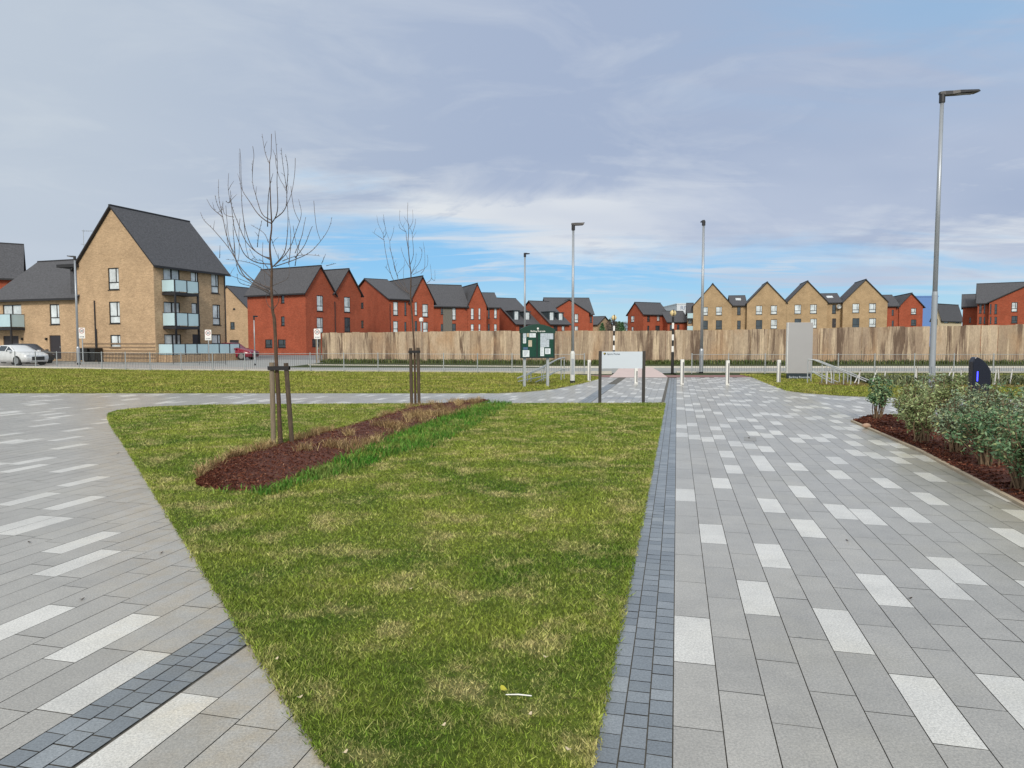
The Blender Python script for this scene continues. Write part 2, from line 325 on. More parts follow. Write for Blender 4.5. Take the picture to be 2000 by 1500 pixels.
def struct(o): o['kind'] = 'structure'; return o
def thing(name, label, cat, loc=(0, 0, 0), rz=0, group=None):
    o = bpy.data.objects.new(name, None); COL.objects.link(o); o.location = loc; o.rotation_euler = (0, 0, rz); o.empty_display_size = .2
    return tag(o, label, cat, group)
def copy_tree(o, parent=None):
    c = o.copy(); COL.objects.link(c)
    if parent: c.parent = parent
    for ch in list(o.children): copy_tree(ch, c)
    return c
def poly_sheet(name, pts, z, m, thick=0.0, kind='structure'):
    mb = MB(); mb.quad([(x, y, z) for x, y in pts])
    if thick:
        for i in range(len(pts)):
            a, b = pts[i], pts[(i+1) % len(pts)]
            mb.quad([(a[0], a[1], z-thick), (b[0], b[1], z-thick), (b[0], b[1], z), (a[0], a[1], z)])
    o = mb.build(name, m)
    bm = bmesh.new(); bm.from_mesh(o.data); bmesh.ops.triangulate(bm, faces=[f for f in bm.faces if len(f.verts) > 4]); 
    bmesh.ops.recalc_face_normals(bm, faces=bm.faces); bm.to_mesh(o.data); bm.free()
    for p in o.data.polygons:
        pass
    if kind: o['kind'] = kind
    return o
def big_mesh(name, verts, faces, m, attrs=None, parent=None):   # numpy arrays
    me = bpy.data.meshes.new(name); nv, nf, k = len(verts), len(faces), faces.shape[1]
    me.vertices.add(nv); me.vertices.foreach_set('co', verts.astype(np.float32).ravel())
    me.loops.add(nf*k); me.loops.foreach_set('vertex_index', faces.astype(np.int32).ravel())
    me.polygons.add(nf); me.polygons.foreach_set('loop_start', np.arange(nf, dtype=np.int32)*k)
    try: me.polygons.foreach_set('loop_total', np.full(nf, k, dtype=np.int32))
    except Exception: pass
    me.update(calc_edges=True); me.materials.append(m)
    for an, av in (attrs or {}).items():
        a = me.attributes.new(an, 'FLOAT', 'FACE'); a.data.foreach_set('value', av.astype(np.float32))
    o = bpy.data.objects.new(name, me); COL.objects.link(o)
    if parent: o.parent = parent
    return o
def inside(px, py, poly):
    c = np.zeros(px.shape, bool); n = len(poly); j = n-1
    for i in range(n):
        xi, yi = poly[i]; xj, yj = poly[j]
        if yi != yj:
            t = ((yi > py) != (yj > py)) & (px < (xj-xi)*(py-yi)/(yj-yi)+xi); c ^= t
        j = i
    return c

# ------------------------------------------------------------------ ground
struct(poly_sheet('ground', [(-900, -60), (900, -60), (900, 1500), (-900, 1500)], -.06, M_VERGE))
GA = R(13.4); CA, SA = math.cos(GA), math.sin(GA)
def gw(a, w): return (a*CA+w*SA, -a*SA+w*CA)          # paving grid (across, along) -> world
W0 = .0066
# joint bed under all stones
pave_poly = [(-40, 1.2), (30, 1.2), (30, 19.2), (14, 19.6), (10.5, 20.2), (9.3, 21.6), (10.9, 30.9), (4.0, 30.9), (1.3, 24), (-.4, 21.9), (-40, 21.9)]
def build_paving():
    poly_sheet('paving_bed', pave_poly, -.008, M_JOINT)
    J = .0024; V = []; Fc = []; Lt = []; Rn = []
    right_known = {0: [3.47, 7.01], 1: [5.62], 2: [7.79, 4.25], 3: [8.71, 5.22], 4: [6.78, 3.85], 5: [5.98, 3.08, 8.90], 6: [7.52, 4.61], 7: [9.08, 6.74, 3.27], 8: [6.53, 4.79],
                   9: [8.65, 5.17], 10: [6.70], 11: [8.22, 4.80], 12: [7.47, 5.19], 13: [6.07], 14: [8.72], 15: [6.84]}
    left_known = {(-2.70): [2.36], (-2.18): [2.03], (-3.11): [2.76], (-4.22): [3.77], (-4.68): [4.20], (-5.6): [4.51], (-5.86): [5.30], (-6.50): [5.33], (-6.76): [6.20], (-7.53): [6.85], (-8.04): [6.70], (-8.55): [7.17], (-9.1): [8.33], (-9.9): [9.03], (-3.72): [2.76], (-5.78): [4.44], (-8.72): [6.67]}
    rnd = random.Random(5)
    def column(a0, wdt, known, wmin, wmax, gapr):
        ph = (known[0] % .6) if known else rnd.random()*.6
        w = wmin - (wmin-ph) % .6
        kn = set(round((k-ph)/.6) for k in known); kmax = max(known)+1.0 if known else None
        nxt = rnd.randint(1, 6)
        while w < wmax:
            idx = round((w-ph)/.6)
            if known and w < 9.3: lt = idx in kn
            elif (not known) and ((w < 9.3 and a0 > -2 and a0 < 0) or (a0 < -2 and w < 9.0 and a0 > -9.5)): lt = False
            else:
                nxt -= 1; lt = nxt <= 0
                if lt: nxt = rnd.randint(*gapr)
            cx, cy = gw(a0+wdt/2, w+.3)
            if cy > .9 and cy < 31.3 and abs(cx) < cy*.86+1.5:
                n = len(V)
                for a, b in ((a0+J, w+J), (a0+wdt-J, w+J), (a0+wdt-J, w+.6-J), (a0+J, w+.6-J)):
                    x, y = gw(a, b); V.append((x, y, rnd.uniform(-.0006, .0006)))
                Fc.append((n, n+1, n+2, n+3)); Lt.append(1. if lt else 0.); Rn.append(rnd.random())
            w += .6
    # right field
    for c in range(0, 75):
        column(W0+c*.2015, .2015, right_known.get(c, []), 1.2, 34, (2, 6))
    # between bands, hidden mostly by the lawn
    a = -2.18
    first = True
    while a+.2 < -.299:
        column(a, .2, [2.03] if first else [], 1.2, 34, (3, 7)); first = False; a += .2
    a = -2.50-.2
    while a > -26:
        kn = [k for kk, k in left_known.items() if abs(kk-a) < .101]
        column(a, .2, kn[0] if kn else [], 1.2, 36, (5, 10)); a -= .2
    V = np.array(V); Fc = np.array(Fc)
    keep = inside(V[Fc].mean(1)[:, 0], V[Fc].mean(1)[:, 1], pave_poly)
    # clip by whole stones, far edges run under the lawns and kerbs
    Fk = Fc[keep]
    struct(big_mesh('paving', V, Fk, M_PAVE, {'light': np.array(Lt)[keep], 'rnd': np.array(Rn)[keep]}))
    # sett bands
    for name, a0, w1 in (('sett_band', W0-.306, 31), ('sett_band', -2.50, 26)):
        V = []; Fc = []; Rn = []
        for c in range(3):
            w = 1.2+rnd.random()*.1
            while w < w1:
                l = rnd.choice([.1, .1, .12, .15])
                x0 = a0+c*.102
                n = len(V)
                for a, b in ((x0+.003, w+.003), (x0+.102-.003, w+.003), (x0+.102-.003, w+l-.003), (x0+.003, w+l-.003)):
                    x, y = gw(a, b); V.append((x, y, rnd.uniform(-.001, .001)))
                Fc.append((n, n+1, n+2, n+3)); Rn.append(rnd.random()); w += l
        V = np.array(V); Fc = np.array(Fc); cen = V[Fc].mean(1); kp = inside(cen[:, 0], cen[:, 1], pave_poly)
        struct(big_mesh(name, V, Fc[kp], M_SETT, {'light': np.array(Rn)[kp]**2, 'rnd': np.array(Rn)[kp]}))
build_paving()

lawn_poly = [g(645, 1500), g(555, 1358), g(464, 1215), g(355, 1044), g(300, 957), g(245, 870), g(222, 838), g(212, 818), g(213, 808), g(232, 802), g(290, 796), g(400, 792), g(700, 789.5), g(1000, 789), g(1298, 788)]
e0 = gw(W0-.306, 18.25); e1 = gw(W0-.306, 1.2)
lawn_poly[-1] = e0
lawn_poly += [e1, (-.3, 1.2), (-.2, 2.0)]
struct(poly_sheet('lawn', lawn_poly, .012, M_LAWN, .02))
far_poly = [(-60, 21.37), (-15, 21.37), (-.5, 21.37), (.4, 21.9), (1.38, 23.2), (2.6, 26.2), (3.6, 29.3), (3.9, 31.0), (2.5, 33.4), (0, 34.9), (-20, 38), (-34, 43.5), (-60, 50)]
struct(poly_sheet('far_lawn', far_poly, .02, M_LAWNF, .04))
rlawn_poly = [(10.72, 30.6), (9.6, 25.5), (8.95, 22.3), (9.15, 21.3), (9.7, 20.4), (10.6, 19.7), (13, 19.35), (34, 18.6), (40, 33.5), (11, 33.5)]
struct(poly_sheet('right_lawn', rlawn_poly, .02, M_LAWNF, .04))
# street
struct(poly_sheet('road', [(-70, 54), (-34, 43.9), (-20, 38.5), (0, 35.4), (60, 35.4), (60, 42.5), (3, 42.5), (-14, 46), (-14, 60), (-70, 75)], -.02, M_ROAD))
struct(poly_sheet('side_road', [(-90, 46), (-28, 51), (-15, 52.5), (-16, 100), (-90, 100)], -.03, M_ASPH))
struct(poly_sheet('footway', [(-70, 50), (-34, 43.4), (-20, 38), (-12, 36.6), (-13, 41.5), (-27, 48.5), (-70, 58)], -.012, M_FOOT))
struct(poly_sheet('red_block_strip', [(3.2, 30.9), (11, 30.9), (11.2, 32.9), (2.6, 32.9)], .004, M_REDB))
struct(poly_sheet('crossing_apron', [(4.3, 30.6), (6.9, 30.6), (7.6, 35), (8.9, 44.5), (7.0, 44.5), (5.2, 35)], .010, M_PINK))
struct(poly_sheet('grass_verge', [(-14, 43.2), (3, 42.6), (60, 42.6), (60, 58), (-14, 58)], .03, M_VERGE, .06))
struct(poly_sheet('street_verge', [(7.9, 32.9), (40, 33.4), (60, 35.2), (8.2, 35.2)], .012, M_VERGE, .03))
def kerb(name, pts, w, h, m, z=0):
    mb = MB()
    for (x0, y0), (x1, y1) in zip(pts[:-1], pts[1:]):
        dx, dy = x1-x0, y1-y0; L = math.hypot(dx, dy); a = math.atan2(dy, dx); n = max(1, round(L/.915))
        for i in range(n):
            M = Matrix.Translation((x0+dx*i/n, y0+dy*i/n, z)) @ Matrix.Rotation(a, 4, 'Z')
            mb.box(.003, -w/2, -.1, L/n-.003, w/2, h, M=M)
    return struct(mb.build(name, m))
kerb('road_kerb', [(60, 35.3), (8.4, 35.3)], .13, .09, M_KERB)
kerb('road_kerb', [(5.1, 35.3), (0, 35.3), (-20, 38.4), (-34, 43.8)], .13, .09, M_KERB)
kerb('road_kerb', [(60, 42.5), (3, 42.5), (-13.5, 45.9)], .13, .09, M_KERB)
kerb('bed_edging', [g(1664, 823.5), g(1795, 881), g(1870, 921), g(2000, 990), (4.45, 4.6), (4.2, 3.6)], .05, .03, M_KERBT)

# ------------------------------------------------------------------ grass blades
def blades(poly, dens_fn, h_fn, w_fn, z0, bbox, lean=.6, nmax=600000, seed=1, clump=None):
    r = np.random.default_rng(seed); x0, x1, y0, y1 = bbox
    P = []
    ys = np.arange(y0, y1, .5)
    for ya in ys:
        d = dens_fn(ya+.25); n = int((x1-x0)*.5*d)
        if n <= 0: continue
        px = r.uniform(x0, x1, n); py = r.uniform(ya, min(ya+.5, y1), n); k = inside(px, py, poly); 
        k &= np.abs(px) < py*.80+.6
        P.append(np.stack([px[k], py[k]], 1))
    P = np.concatenate(P)
    if clump is not None:
        keep = r.random(len(P)) < clump(P); P = P[keep]
    n = len(P); D = P[:, 1]
    hh = h_fn(D)*r.uniform(.4, 1.2, n)*np.where(r.random(n) < .05, 1.7, 1)*(1+.25*np.sin(P[:, 0]*3.1+np.sin(P[:, 1]*2.3)*2)*np.sin(P[:, 1]*3.7+P[:, 0])); ww = w_fn(D)*r.uniform(.7, 1.3, n)
    az = r.uniform(0, 2*np.pi, n); ln = lean*r.uniform(.2, 1.5, n)*hh; la = r.uniform(0, 2*np.pi, n)
    dx, dy = np.cos(az)*ww/2, np.sin(az)*ww/2
    V = np.zeros((n, 3, 3))
    V[:, 0] = np.stack([P[:, 0]-dx, P[:, 1]-dy, np.full(n, z0)], 1); V[:, 1] = np.stack([P[:, 0]+dx, P[:, 1]+dy, np.full(n, z0)], 1)
    V[:, 2] = np.stack([P[:, 0]+np.cos(la)*ln, P[:, 1]+np.sin(la)*ln, z0+hh], 1)
    return V.reshape(-1, 3), np.arange(3*n).reshape(-1, 3), r.random(n)
def tag_stuff(o, label, cat): o['kind'] = 'stuff'; o['label'] = label; o['category'] = cat; return o
v, f, rn = blades(lawn_poly, lambda y: min(14000, 36000/y), lambda D: .018+.0006*D, lambda D: .0032+.0011*D, .010, (-9.2, 4.2, 1.9, 18.4), lean=1.1, seed=3)
tag_stuff(big_mesh('lawn_grass', v, f, M_LAWN, {'rnd': rn}), 'short mown grass of the wedge shaped lawn, green with straw coloured patches', 'grass')
# longer ragged fringe along the lawn edge
def fringe(pts, dens, h, seed, m, name, z0=.005, jit=.035, w=.006):
    r = np.random.default_rng(seed); V = []
    for (x0, y0), (x1, y1) in zip(pts[:-1], pts[1:]):
        L = math.hypot(x1-x0, y1-y0); n = int(L*dens/(1+.15*max(0, min(y0, y1)-3))); t = r.random(n)
        px = x0+(x1-x0)*t+r.normal(0, jit, n); py = y0+(y1-y0)*t+r.normal(0, jit, n); D = py
        hh = h*r.uniform(.4, 1.3, n); ww = (w+.0006*D)*r.uniform(.7, 1.3, n); az = r.uniform(0, 6.28, n); la = r.uniform(0, 6.28, n); ln = hh*r.uniform(.2, 1.3, n)
        a = np.zeros((n, 3, 3)); a[:, 0] = np.stack([px-np.cos(az)*ww/2, py-np.sin(az)*ww/2, np.full(n, z0)], 1); a[:, 1] = np.stack([px+np.cos(az)*ww/2, py+np.sin(az)*ww/2, np.full(n, z0)], 1)
        a[:, 2] = np.stack([px+np.cos(la)*ln, py+np.sin(la)*ln, z0+hh], 1); V.append(a)
    V = np.concatenate(V); n = len(V)
    return big_mesh(name, V.reshape(-1, 3), np.arange(3*n).reshape(-1, 3), m, {'rnd': r.random(n)})
tag_stuff(fringe(lawn_poly[:-2]+[e1], 800, .024, 8, M_LAWN, 'lawn_edge_grass', jit=.014), 'ragged grass fringe along the edges of the wedge shaped lawn', 'grass')
tag_stuff(fringe(far_poly[:9], 500, .05, 9, M_LAWNF, 'far_lawn_edge_grass'), 'ragged grass fringe along the edge of the far lawn', 'grass')
tag_stuff(fringe(rlawn_poly[:8], 500, .05, 10, M_LAWNF, 'right_lawn_edge_grass'), 'ragged grass fringe along the edge of the right hand lawn', 'grass')
vf, ff, rf = blades(far_poly, lambda y: 420 if y < 44 else 0, lambda D: .05, lambda D: .03, .015, (-34, 4.2, 21.4, 40), lean=1.2, seed=5)
tag_stuff(big_mesh('far_lawn_grass', vf, ff, M_LAWNF, {'rnd': rf}), 'yellowish green grass of the far lawn beyond the pale path', 'grass')
vf, ff, rf = blades(rlawn_poly, lambda y: 420, lambda D: .05, lambda D: .03, .015, (8.8, 30, 18.6, 33.4), lean=1.2, seed=6)
tag_stuff(big_mesh('right_lawn_grass', vf, ff, M_LAWNF, {'rnd': rf}), 'yellowish green grass behind the right hand planting bed', 'grass')

# ------------------------------------------------------------------ mulch beds
def lerp(a, b, t): return a+(b-a)*t
def strip_bed(name, left, right, hgt, m, nseg=10, nt=14, z0=.0, seed=2, skew=1.0, struct_=True):
    r = random.Random(seed); L = []
    for i in range(len(left)-1):
        for k in range(nseg): t = k/nseg; L.append(((lerp(left[i][0], left[i+1][0], t), lerp(left[i][1], left[i+1][1], t)), (lerp(right[i][0], right[i+1][0], t), lerp(right[i][1], right[i+1][1], t))))
    L.append((left[-1], right[-1]))
    V = []; n = len(L)
    for i, (a, b) in enumerate(L):
        e = min(1, min(i, n-1-i)/8+.05)
        for k in range(nt+1):
            t = k/nt; p = math.sin(math.pi*t)**.6
            jx, jy = r.uniform(-.02, .02), r.uniform(-.02, .02)
            V.append((lerp(a[0], b[0], t)+jx, lerp(a[1], b[1], t)+jy, z0+(hgt*e+r.uniform(-.012, .016))*p if 0 < k < nt else z0-.005))
    Fq = []
    for i in range(n-1):
        for k in range(nt): q = i*(nt+1)+k; Fq.append((q, q+1, q+nt+2, q+nt+1))
    me = bpy.data.meshes.new(name); me.from_pydata(V, [], Fq); me.materials.append(m); me.polygons.foreach_set('use_smooth', [True]*len(Fq))
    o = bpy.data.objects.new(name, me); COL.objects.link(o); struct(o)
    return V, L
up = [(385, 942), (425, 908), (490, 884), (575, 862), (650, 841), (740, 816), (800, 797), (860, 789.5), (945, 781)]
lo = [(388, 951), (440, 962), (520, 962), (605, 924), (685, 890), (775, 850), (850, 822), (905, 801), (958, 783.5)]
UP = [g(*p) for p in up]; LO = [g(*p) for p in lo]
M_MULCH = mat('bark_mulch', (.065, .02, .014), .95, col2=(.14, .048, .03), vs_=30, bump=.8, bs=60, dist=.02)
M_CHIP = None
bedV, bedL = strip_bed('tree_mulch_bed', UP, LO, .055, M_MULCH, z0=.012)
def chip_mat():
    if 'bark_chips' in MATS: return MATS['bark_chips']
    m = bpy.data.materials.new('bark_chips'); m.use_nodes = True; MATS['bark_chips'] = m; nt = m.node_tree; b = nt.nodes['Principled BSDF']; b.inputs['Roughness'].default_value = .9; b.inputs['Specular IOR Level'].default_value = .2
    at = nd(nt, 'ShaderNodeAttribute', attribute_name='rnd'); cr = nd(nt, 'ShaderNodeValToRGB'); nt.links.new(at.outputs['Fac'], cr.inputs[0]); e = cr.color_ramp.elements
    e[0].position = 0; e[0].color = (.035, .012, .009, 1); e[1].position = 1; e[1].color = (.42, .26, .17, 1)
    for p, c in ((.45, (.09, .026, .017)), (.80, (.17, .06, .035)), (.96, (.25, .10, .06))): k = e.new(p); k.color = (*c, 1)
    nt.links.new(cr.outputs[0], b.inputs['Base Color']); return m
def chips(name, spots, size, seed, m, label, lift=.01):
    r = np.random.default_rng(seed); n = len(spots); P = np.array(spots)
    ax = r.normal(0, 1, (n, 3)); ax[:, 2] *= .5; ax /= np.linalg.norm(ax, axis=1)[:, None]
    b = r.normal(0, 1, (n, 3)); b -= (b*ax).sum(1)[:, None]*ax; b /= np.linalg.norm(b, axis=1)[:, None]
    L = size*r.uniform(.4, 1.5, n)[:, None]; Wd = L*r.uniform(.2, .5, n)[:, None]
    c = P+np.array([0, 0, lift]); V = np.stack([c-ax*L-b*Wd, c+ax*L-b*Wd*.6, c+ax*L*.9+b*Wd, c-ax*L*.8+b*Wd*.8], 1).reshape(-1, 3)
    o = big_mesh(name, V, np.arange(4*n).reshape(-1, 4), m or chip_mat(), {'rnd': r.random(n)}); return tag_stuff(o, label, 'mulch')
def spots_on(V, L, nt, count, seed, tr=(0, 1), bias_near=True):
    r = random.Random(seed); out = []; n = len(L)
    wts = [1/max(2, L[i][0][1])**(1.2 if bias_near else 0) for i in range(n-1)]
    for i in random.Random(seed).choices(range(n-1), wts, k=count):
        t = r.uniform(*tr)*nt; k = min(nt-1, int(t)); a = V[i*(nt+1)+k]; b = V[(i+1)*(nt+1)+k+1]; q = r.random(); w = r.random()
        out.append((lerp(a[0], b[0], q), lerp(a[1], b[1], w), lerp(a[2], b[2], q)+r.uniform(0, .012)))
    return out
chips('mulch_chips', spots_on(bedV, bedL, 14, 24000, 4), .011, 4, M_CHIP, 'loose bark chips covering the narrow tree bed in the lawn')
# lush strip and dry grass
gr = [(430, 968), (515, 972), (600, 946), (685, 925), (770, 893), (850, 872), (920, 838), (965, 812), (1002, 789.5)]
GR = [g(*p) for p in gr]
lush_poly = [(x, y) for x, y in LO[1:]]+GR[::-1]
def tuft_blades(P, h, w, z, seed, lean=.8, seg=2):
    r = np.random.default_rng(seed); P = np.array(P); n = len(P); zz = P[:, 2] if P.shape[1] > 2 else np.full(n, z)
    hh = h*r.uniform(.4, 1.2, n); ww = w*r.uniform(.7, 1.3, n); az = r.uniform(0, 6.28, n); la = r.uniform(0, 6.28, n); ln = hh*lean*r.uniform(.2, 1.3, n)
    wx, wy = np.cos(az)*ww/2, np.sin(az)*ww/2; V = np.zeros((n, 5, 3))
    V[:, 0] = np.stack([P[:, 0]-wx, P[:, 1]-wy, zz-.01], 1); V[:, 1] = np.stack([P[:, 0]+wx, P[:, 1]+wy, zz-.01], 1)
    mx, my = P[:, 0]+np.cos(la)*ln*.35, P[:, 1]+np.sin(la)*ln*.35
    V[:, 2] = np.stack([mx+wx*.8, my+wy*.8, zz+hh*.6], 1); V[:, 3] = np.stack([mx-wx*.8, my-wy*.8, zz+hh*.6], 1)
    V[:, 4] = np.stack([P[:, 0]+np.cos(la)*ln, P[:, 1]+np.sin(la)*ln, zz+hh*(1-.25*lean*r.random(n))], 1)
    b = np.arange(n)[:, None]*5; F1 = np.concatenate([b+[0, 1, 2], b+[0, 2, 3], b+[3, 2, 4]], 0)
    rr = r.random(n); return V.reshape(-1, 3), F1, np.concatenate([rr, rr, rr])
r_ = np.random.default_rng(21); q = np.stack([r_.uniform(-6.5, 1.2, 130000), r_.uniform(7, 18.3, 130000)], 1)
q = q[inside(q[:, 0], q[:, 1], lush_poly)]; q = q[r_.random(len(q)) < np.clip(8/q[:, 1], 0, 1)*np.clip(.75+.5*np.sin(q[:, 0]*5.1+q[:, 1]*2.3)*np.sin(q[:, 1]*4.4-q[:, 0]*1.7)+.35*np.sin(q[:, 0]*13+q[:, 1]*11), .12, 1)]; q = q+r_.normal(0, .05, q.shape)
v, f, rn = tuft_blades(q, .10, .011, .012, 22, .9)
tag_stuff(big_mesh('long_grass', v, f, M_LUSH, {'rnd': rn}), 'strip of longer bright green grass beside the bark bed', 'grass')
# dry tufts: clusters along the bed
cl = []
rr_ = random.Random(31)
sp_ = [p for p in spots_on(bedV, bedL, 14, 80, 39, (.5, 1.0), False) if p[1] > 9.6]+[p for p in spots_on(bedV, bedL, 14, 34, 34, (0, .08), True)]
for ci_, (x, y, z) in enumerate(sp_):
    big_ = rr_.uniform(.03, .10) if ci_ < 60 else rr_.uniform(.02, .05); k = int(rr_.uniform(900, 2100)*big_)
    for _ in range(k): cl.append((x+rr_.gauss(0, big_), y+rr_.gauss(0, big_), z))
v, f, rn = tuft_blades(cl, .15, .006, 0, 35, 1.3)
tag_stuff(big_mesh('dry_grass', v, f, M_STRAW, {'rnd': rn}), 'straw coloured dry grass tufts growing out of the bark bed', 'grass')
# right bed
k0 = [g(1664, 822), g(1720, 848), g(1795, 880), g(1870, 920), g(2000, 990), (4.48, 4.6), (4.2, 3.6)]
k0 = [(x+.03, y) for x, y in k0]
k1 = [g(1700, 812), g(1800, 812), g(1960, 815), (10.5, 13.2), (10, 10), (9.0, 7), (8.5, 5)]
bed2V, bed2L = strip_bed('shrub_mulch_bed', k0, k1, .07, M_MULCH, z0=.006, nt=18, seed=9)
def spots2(count, seed):
    r = random.Random(seed); out = []; n = len(bed2L); nt = 18
    for _ in range(count):
        i = r.randrange(n-1); t = (r.random()**2)*nt; k = min(nt-1, int(t)); a = bed2V[i*(nt+1)+k]; b = bed2V[(i+1)*(nt+1)+k+1]
        out.append((lerp(a[0], b[0], r.random()), lerp(a[1], b[1], r.random()), max(a[2], b[2])+r.uniform(-.004, .01)))
    return out
chips('mulch_chips', spots2(22000, 41), .017, 42, M_CHIP, 'loose bark chips covering the shrub bed at the right edge of the paving')

# ------------------------------------------------------------------ buildings
def solve_u(P, d, u):
    t = (u-1000)/F*CT
    return (t*P[1]-P[0])/(d[0]-t*d[1])
class Bld:
    def __init__(s, name, label, cat, P, psi, group=None):
        s.P = P; s.psi = R(psi); s.ex = (math.cos(s.psi), math.sin(s.psi)); s.ey = (-math.sin(s.psi), math.cos(s.psi))
        s.root = thing(name, label, cat, (P[0], P[1], 0), s.psi, group)
    def w(s, x, y): return (s.P[0]+x*s.ex[0]+y*s.ey[0], s.P[1]+x*s.ex[1]+y*s.ey[1])
    def xu(s, u, x=0, y=0): return solve_u(s.w(x, y), s.ex, u)       # distance along x to reach column u
    def yu(s, u, x=0, y=0): return solve_u(s.w(x, y), s.ey, u)
    def z(s, v, x, y): return hz(v, s.w(x, y)[1])
    def face(s, f, blk):
        x0, y0, W_, L_ = blk
        if f == 'front': return (x0, y0), (1, 0), (0, -1), W_
        if f == 'right': return (x0+W_, y0), (0, 1), (1, 0), L_
        if f == 'left': return (x0, y0+L_), (0, -1), (-1, 0), L_
        if f == 'back': return (x0+W_, y0+L_), (-1, 0), (0, 1), W_
    def onface(s, O, D, u, v):       # pixel -> (along, z) on a wall
        Pw = s.w(*O); dw = (D[0]*s.ex[0]+D[1]*s.ey[0], D[0]*s.ex[1]+D[1]*s.ey[1])
        a = (u-1000)/F; b = (750-v)/F; d = (a, CT+ST*b, -ST+CT*b)
        det = d[0]*(-dw[1])+dw[0]*d[1]; k = (Pw[0]*(-dw[1])+dw[0]*Pw[1])/det
        sx = (k*d[0]-Pw[0])/dw[0] if abs(dw[0]) > abs(dw[1]) else (k*d[1]-Pw[1])/dw[1]
        return sx, H+k*d[2]
    def opening(s, O, D, N, a0, z0, a1, z1, typ):
        def P(a, n, z): return (O[0]+D[0]*a+N[0]*n, O[1]+D[1]*a+N[1]*n, z)
        def bx(mb, A0, A1, Z0, Z1, n0, n1):
            c = [P(A0, n0, Z0), P(A1, n0, Z0), P(A1, n1, Z0), P(A0, n1, Z0), P(A0, n0, Z1), P(A1, n0, Z1), P(A1, n1, Z1), P(A0, n1, Z1)]
            b = len(mb.v); mb.v += c
            for f in ((0, 3, 2, 1), (4, 5, 6, 7), (0, 1, 5, 4), (1, 2, 6, 5), (2, 3, 7, 6), (3, 0, 4, 7)): mb.f.append(tuple(b+i for i in f)); mb.mi.append(0)
        mb = MB(); fw = min(.075, (a1-a0)*.12)
        if typ == 'door':
            bx(mb, a0+.002, a1-.002, z0+.002, z1-.002, -.10, -.06); 
            for q in range(1, 4): bx(mb, a0+.08, a1-.08, lerp(z0, z1, q/4)-.02, lerp(z0, z1, q/4)+.02, -.059, -.05)
            d = mb.build('door', M_DOOR, s.root); hb = MB(); bx(hb, a1-.16, a1-.12, (z0+z1)/2-.08, (z0+z1)/2+.08, -.059, -.02); hb.build('handle', M_GALV, d); return
        bx(mb, a0, a0+fw, z0, z1, -.10, -.04); bx(mb, a1-fw, a1, z0, z1, -.10, -.04)
        bx(mb, a0+fw, a1-fw, z0, z0+fw, -.10, -.04); bx(mb, a0+fw, a1-fw, z1-fw, z1, -.10, -.04)
        if typ in ('w', 'wd'):
            zt = lerp(z0, z1, .34); bx(mb, a0+fw, a1-fw, zt-.035, zt+.035, -.10, -.042)
            if a1-a0 > .75: am = lerp(a0, a1, .70); bx(mb, am-.035, am+.035, zt+.035, z1-fw, -.10, -.042)
        if typ == 'slide': am = (a0+a1)/2; bx(mb, am-.06, am+.06, z0+fw, z1-fw, -.10, -.042)
        bx(mb, a0-.06, a1+.06, z0-.05, z0-.002, -.1, .05)
        fr = mb.build('window', M_FRAME, s.root)
        pb = MB(); pb.quad([P(a0+fw*.5, -.075, z0+fw*.5), P(a1-fw*.5, -.075, z0+fw*.5), P(a1-fw*.5, -.075, z1-fw*.5), P(a0+fw*.5, -.075, z1-fw*.5)])
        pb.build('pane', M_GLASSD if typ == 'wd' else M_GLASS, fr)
    def block(s, x0, y0, W_, L_, he, ha, ridge, m, wins=None, roofm=None, ov=.3, base=-.1, flat=False, clad=None):
        wins = wins or {}; mb = MB(); blk = (x0, y0, W_, L_); roofm = roofm or M_ROOF
        for f in ('front', 'right', 'left', 'back'):
            O, D, N, ln = s.face(f, blk)
            def P(a, n, z): return (O[0]+D[0]*a+N[0]*n, O[1]+D[1]*a+N[1]*n, z)
            ops = []
            for wn in wins.get(f, []):
                u0, v0, u1, v1, t = wn
                a0, zb = s.onface(O, D, u0, v1); a1, _ = s.onface(O, D, u1, v1); _, zt = s.onface(O, D, (u0+u1)/2, v0); _, zb = s.onface(O, D, (u0+u1)/2, v1)
                if a0 > a1: a0, a1 = a1, a0
                a0 = max(.08, a0); a1 = min(ln-.08, a1); zt = min(zt, he-.04); zb = max(zb, 0.02)
                if a1-a0 < .15 or zt-zb < .2: continue
                ops.append((a0, zb, a1, zt, t))
            As = sorted({0, ln}|{o[0] for o in ops}|{o[2] for o in ops}); Zs = sorted({base, he}|{o[1] for o in ops}|{o[3] for o in ops})
            for i in range(len(As)-1):
                for j in range(len(Zs)-1):
                    ca, cz = (As[i]+As[i+1])/2, (Zs[j]+Zs[j+1])/2
                    if any(o[0] < ca < o[2] and o[1] < cz < o[3] for o in ops): continue
                    mi = 0
                    if clad and f == 'front' and clad[0] < ca < clad[1]: mi = 1
                    mb.quad([P(As[i], 0, Zs[j]), P(As[i+1], 0, Zs[j]), P(As[i+1], 0, Zs[j+1]), P(As[i], 0, Zs[j+1])], mi)
            for a0, zb, a1, zt, t in ops:
                for q in (((a0, zb), (a1, zb)), ((a1, zb), (a1, zt)), ((a1, zt), (a0, zt)), ((a0, zt), (a0, zb))):
                    (A, Z), (B, Z2) = q; mb.quad([P(A, 0, Z), P(B, 0, Z2), P(B, -.11, Z2), P(A, -.11, Z)])
                s.opening(O, D, N, a0, zb, a1, zt, t)
            if not flat and ((ridge == 'y' and f in ('front', 'back')) or (ridge == 'x' and f in ('left', 'right'))):
                mb.quad([P(0, 0, he), P(ln, 0, he), P(ln/2, 0, ha)])
        if flat: mb.quad([(x0, y0, he), (x0+W_, y0, he), (x0+W_, y0+L_, he), (x0, y0+L_, he)])
        mb.build('wall', [m, M_GREYCLAD], s.root)
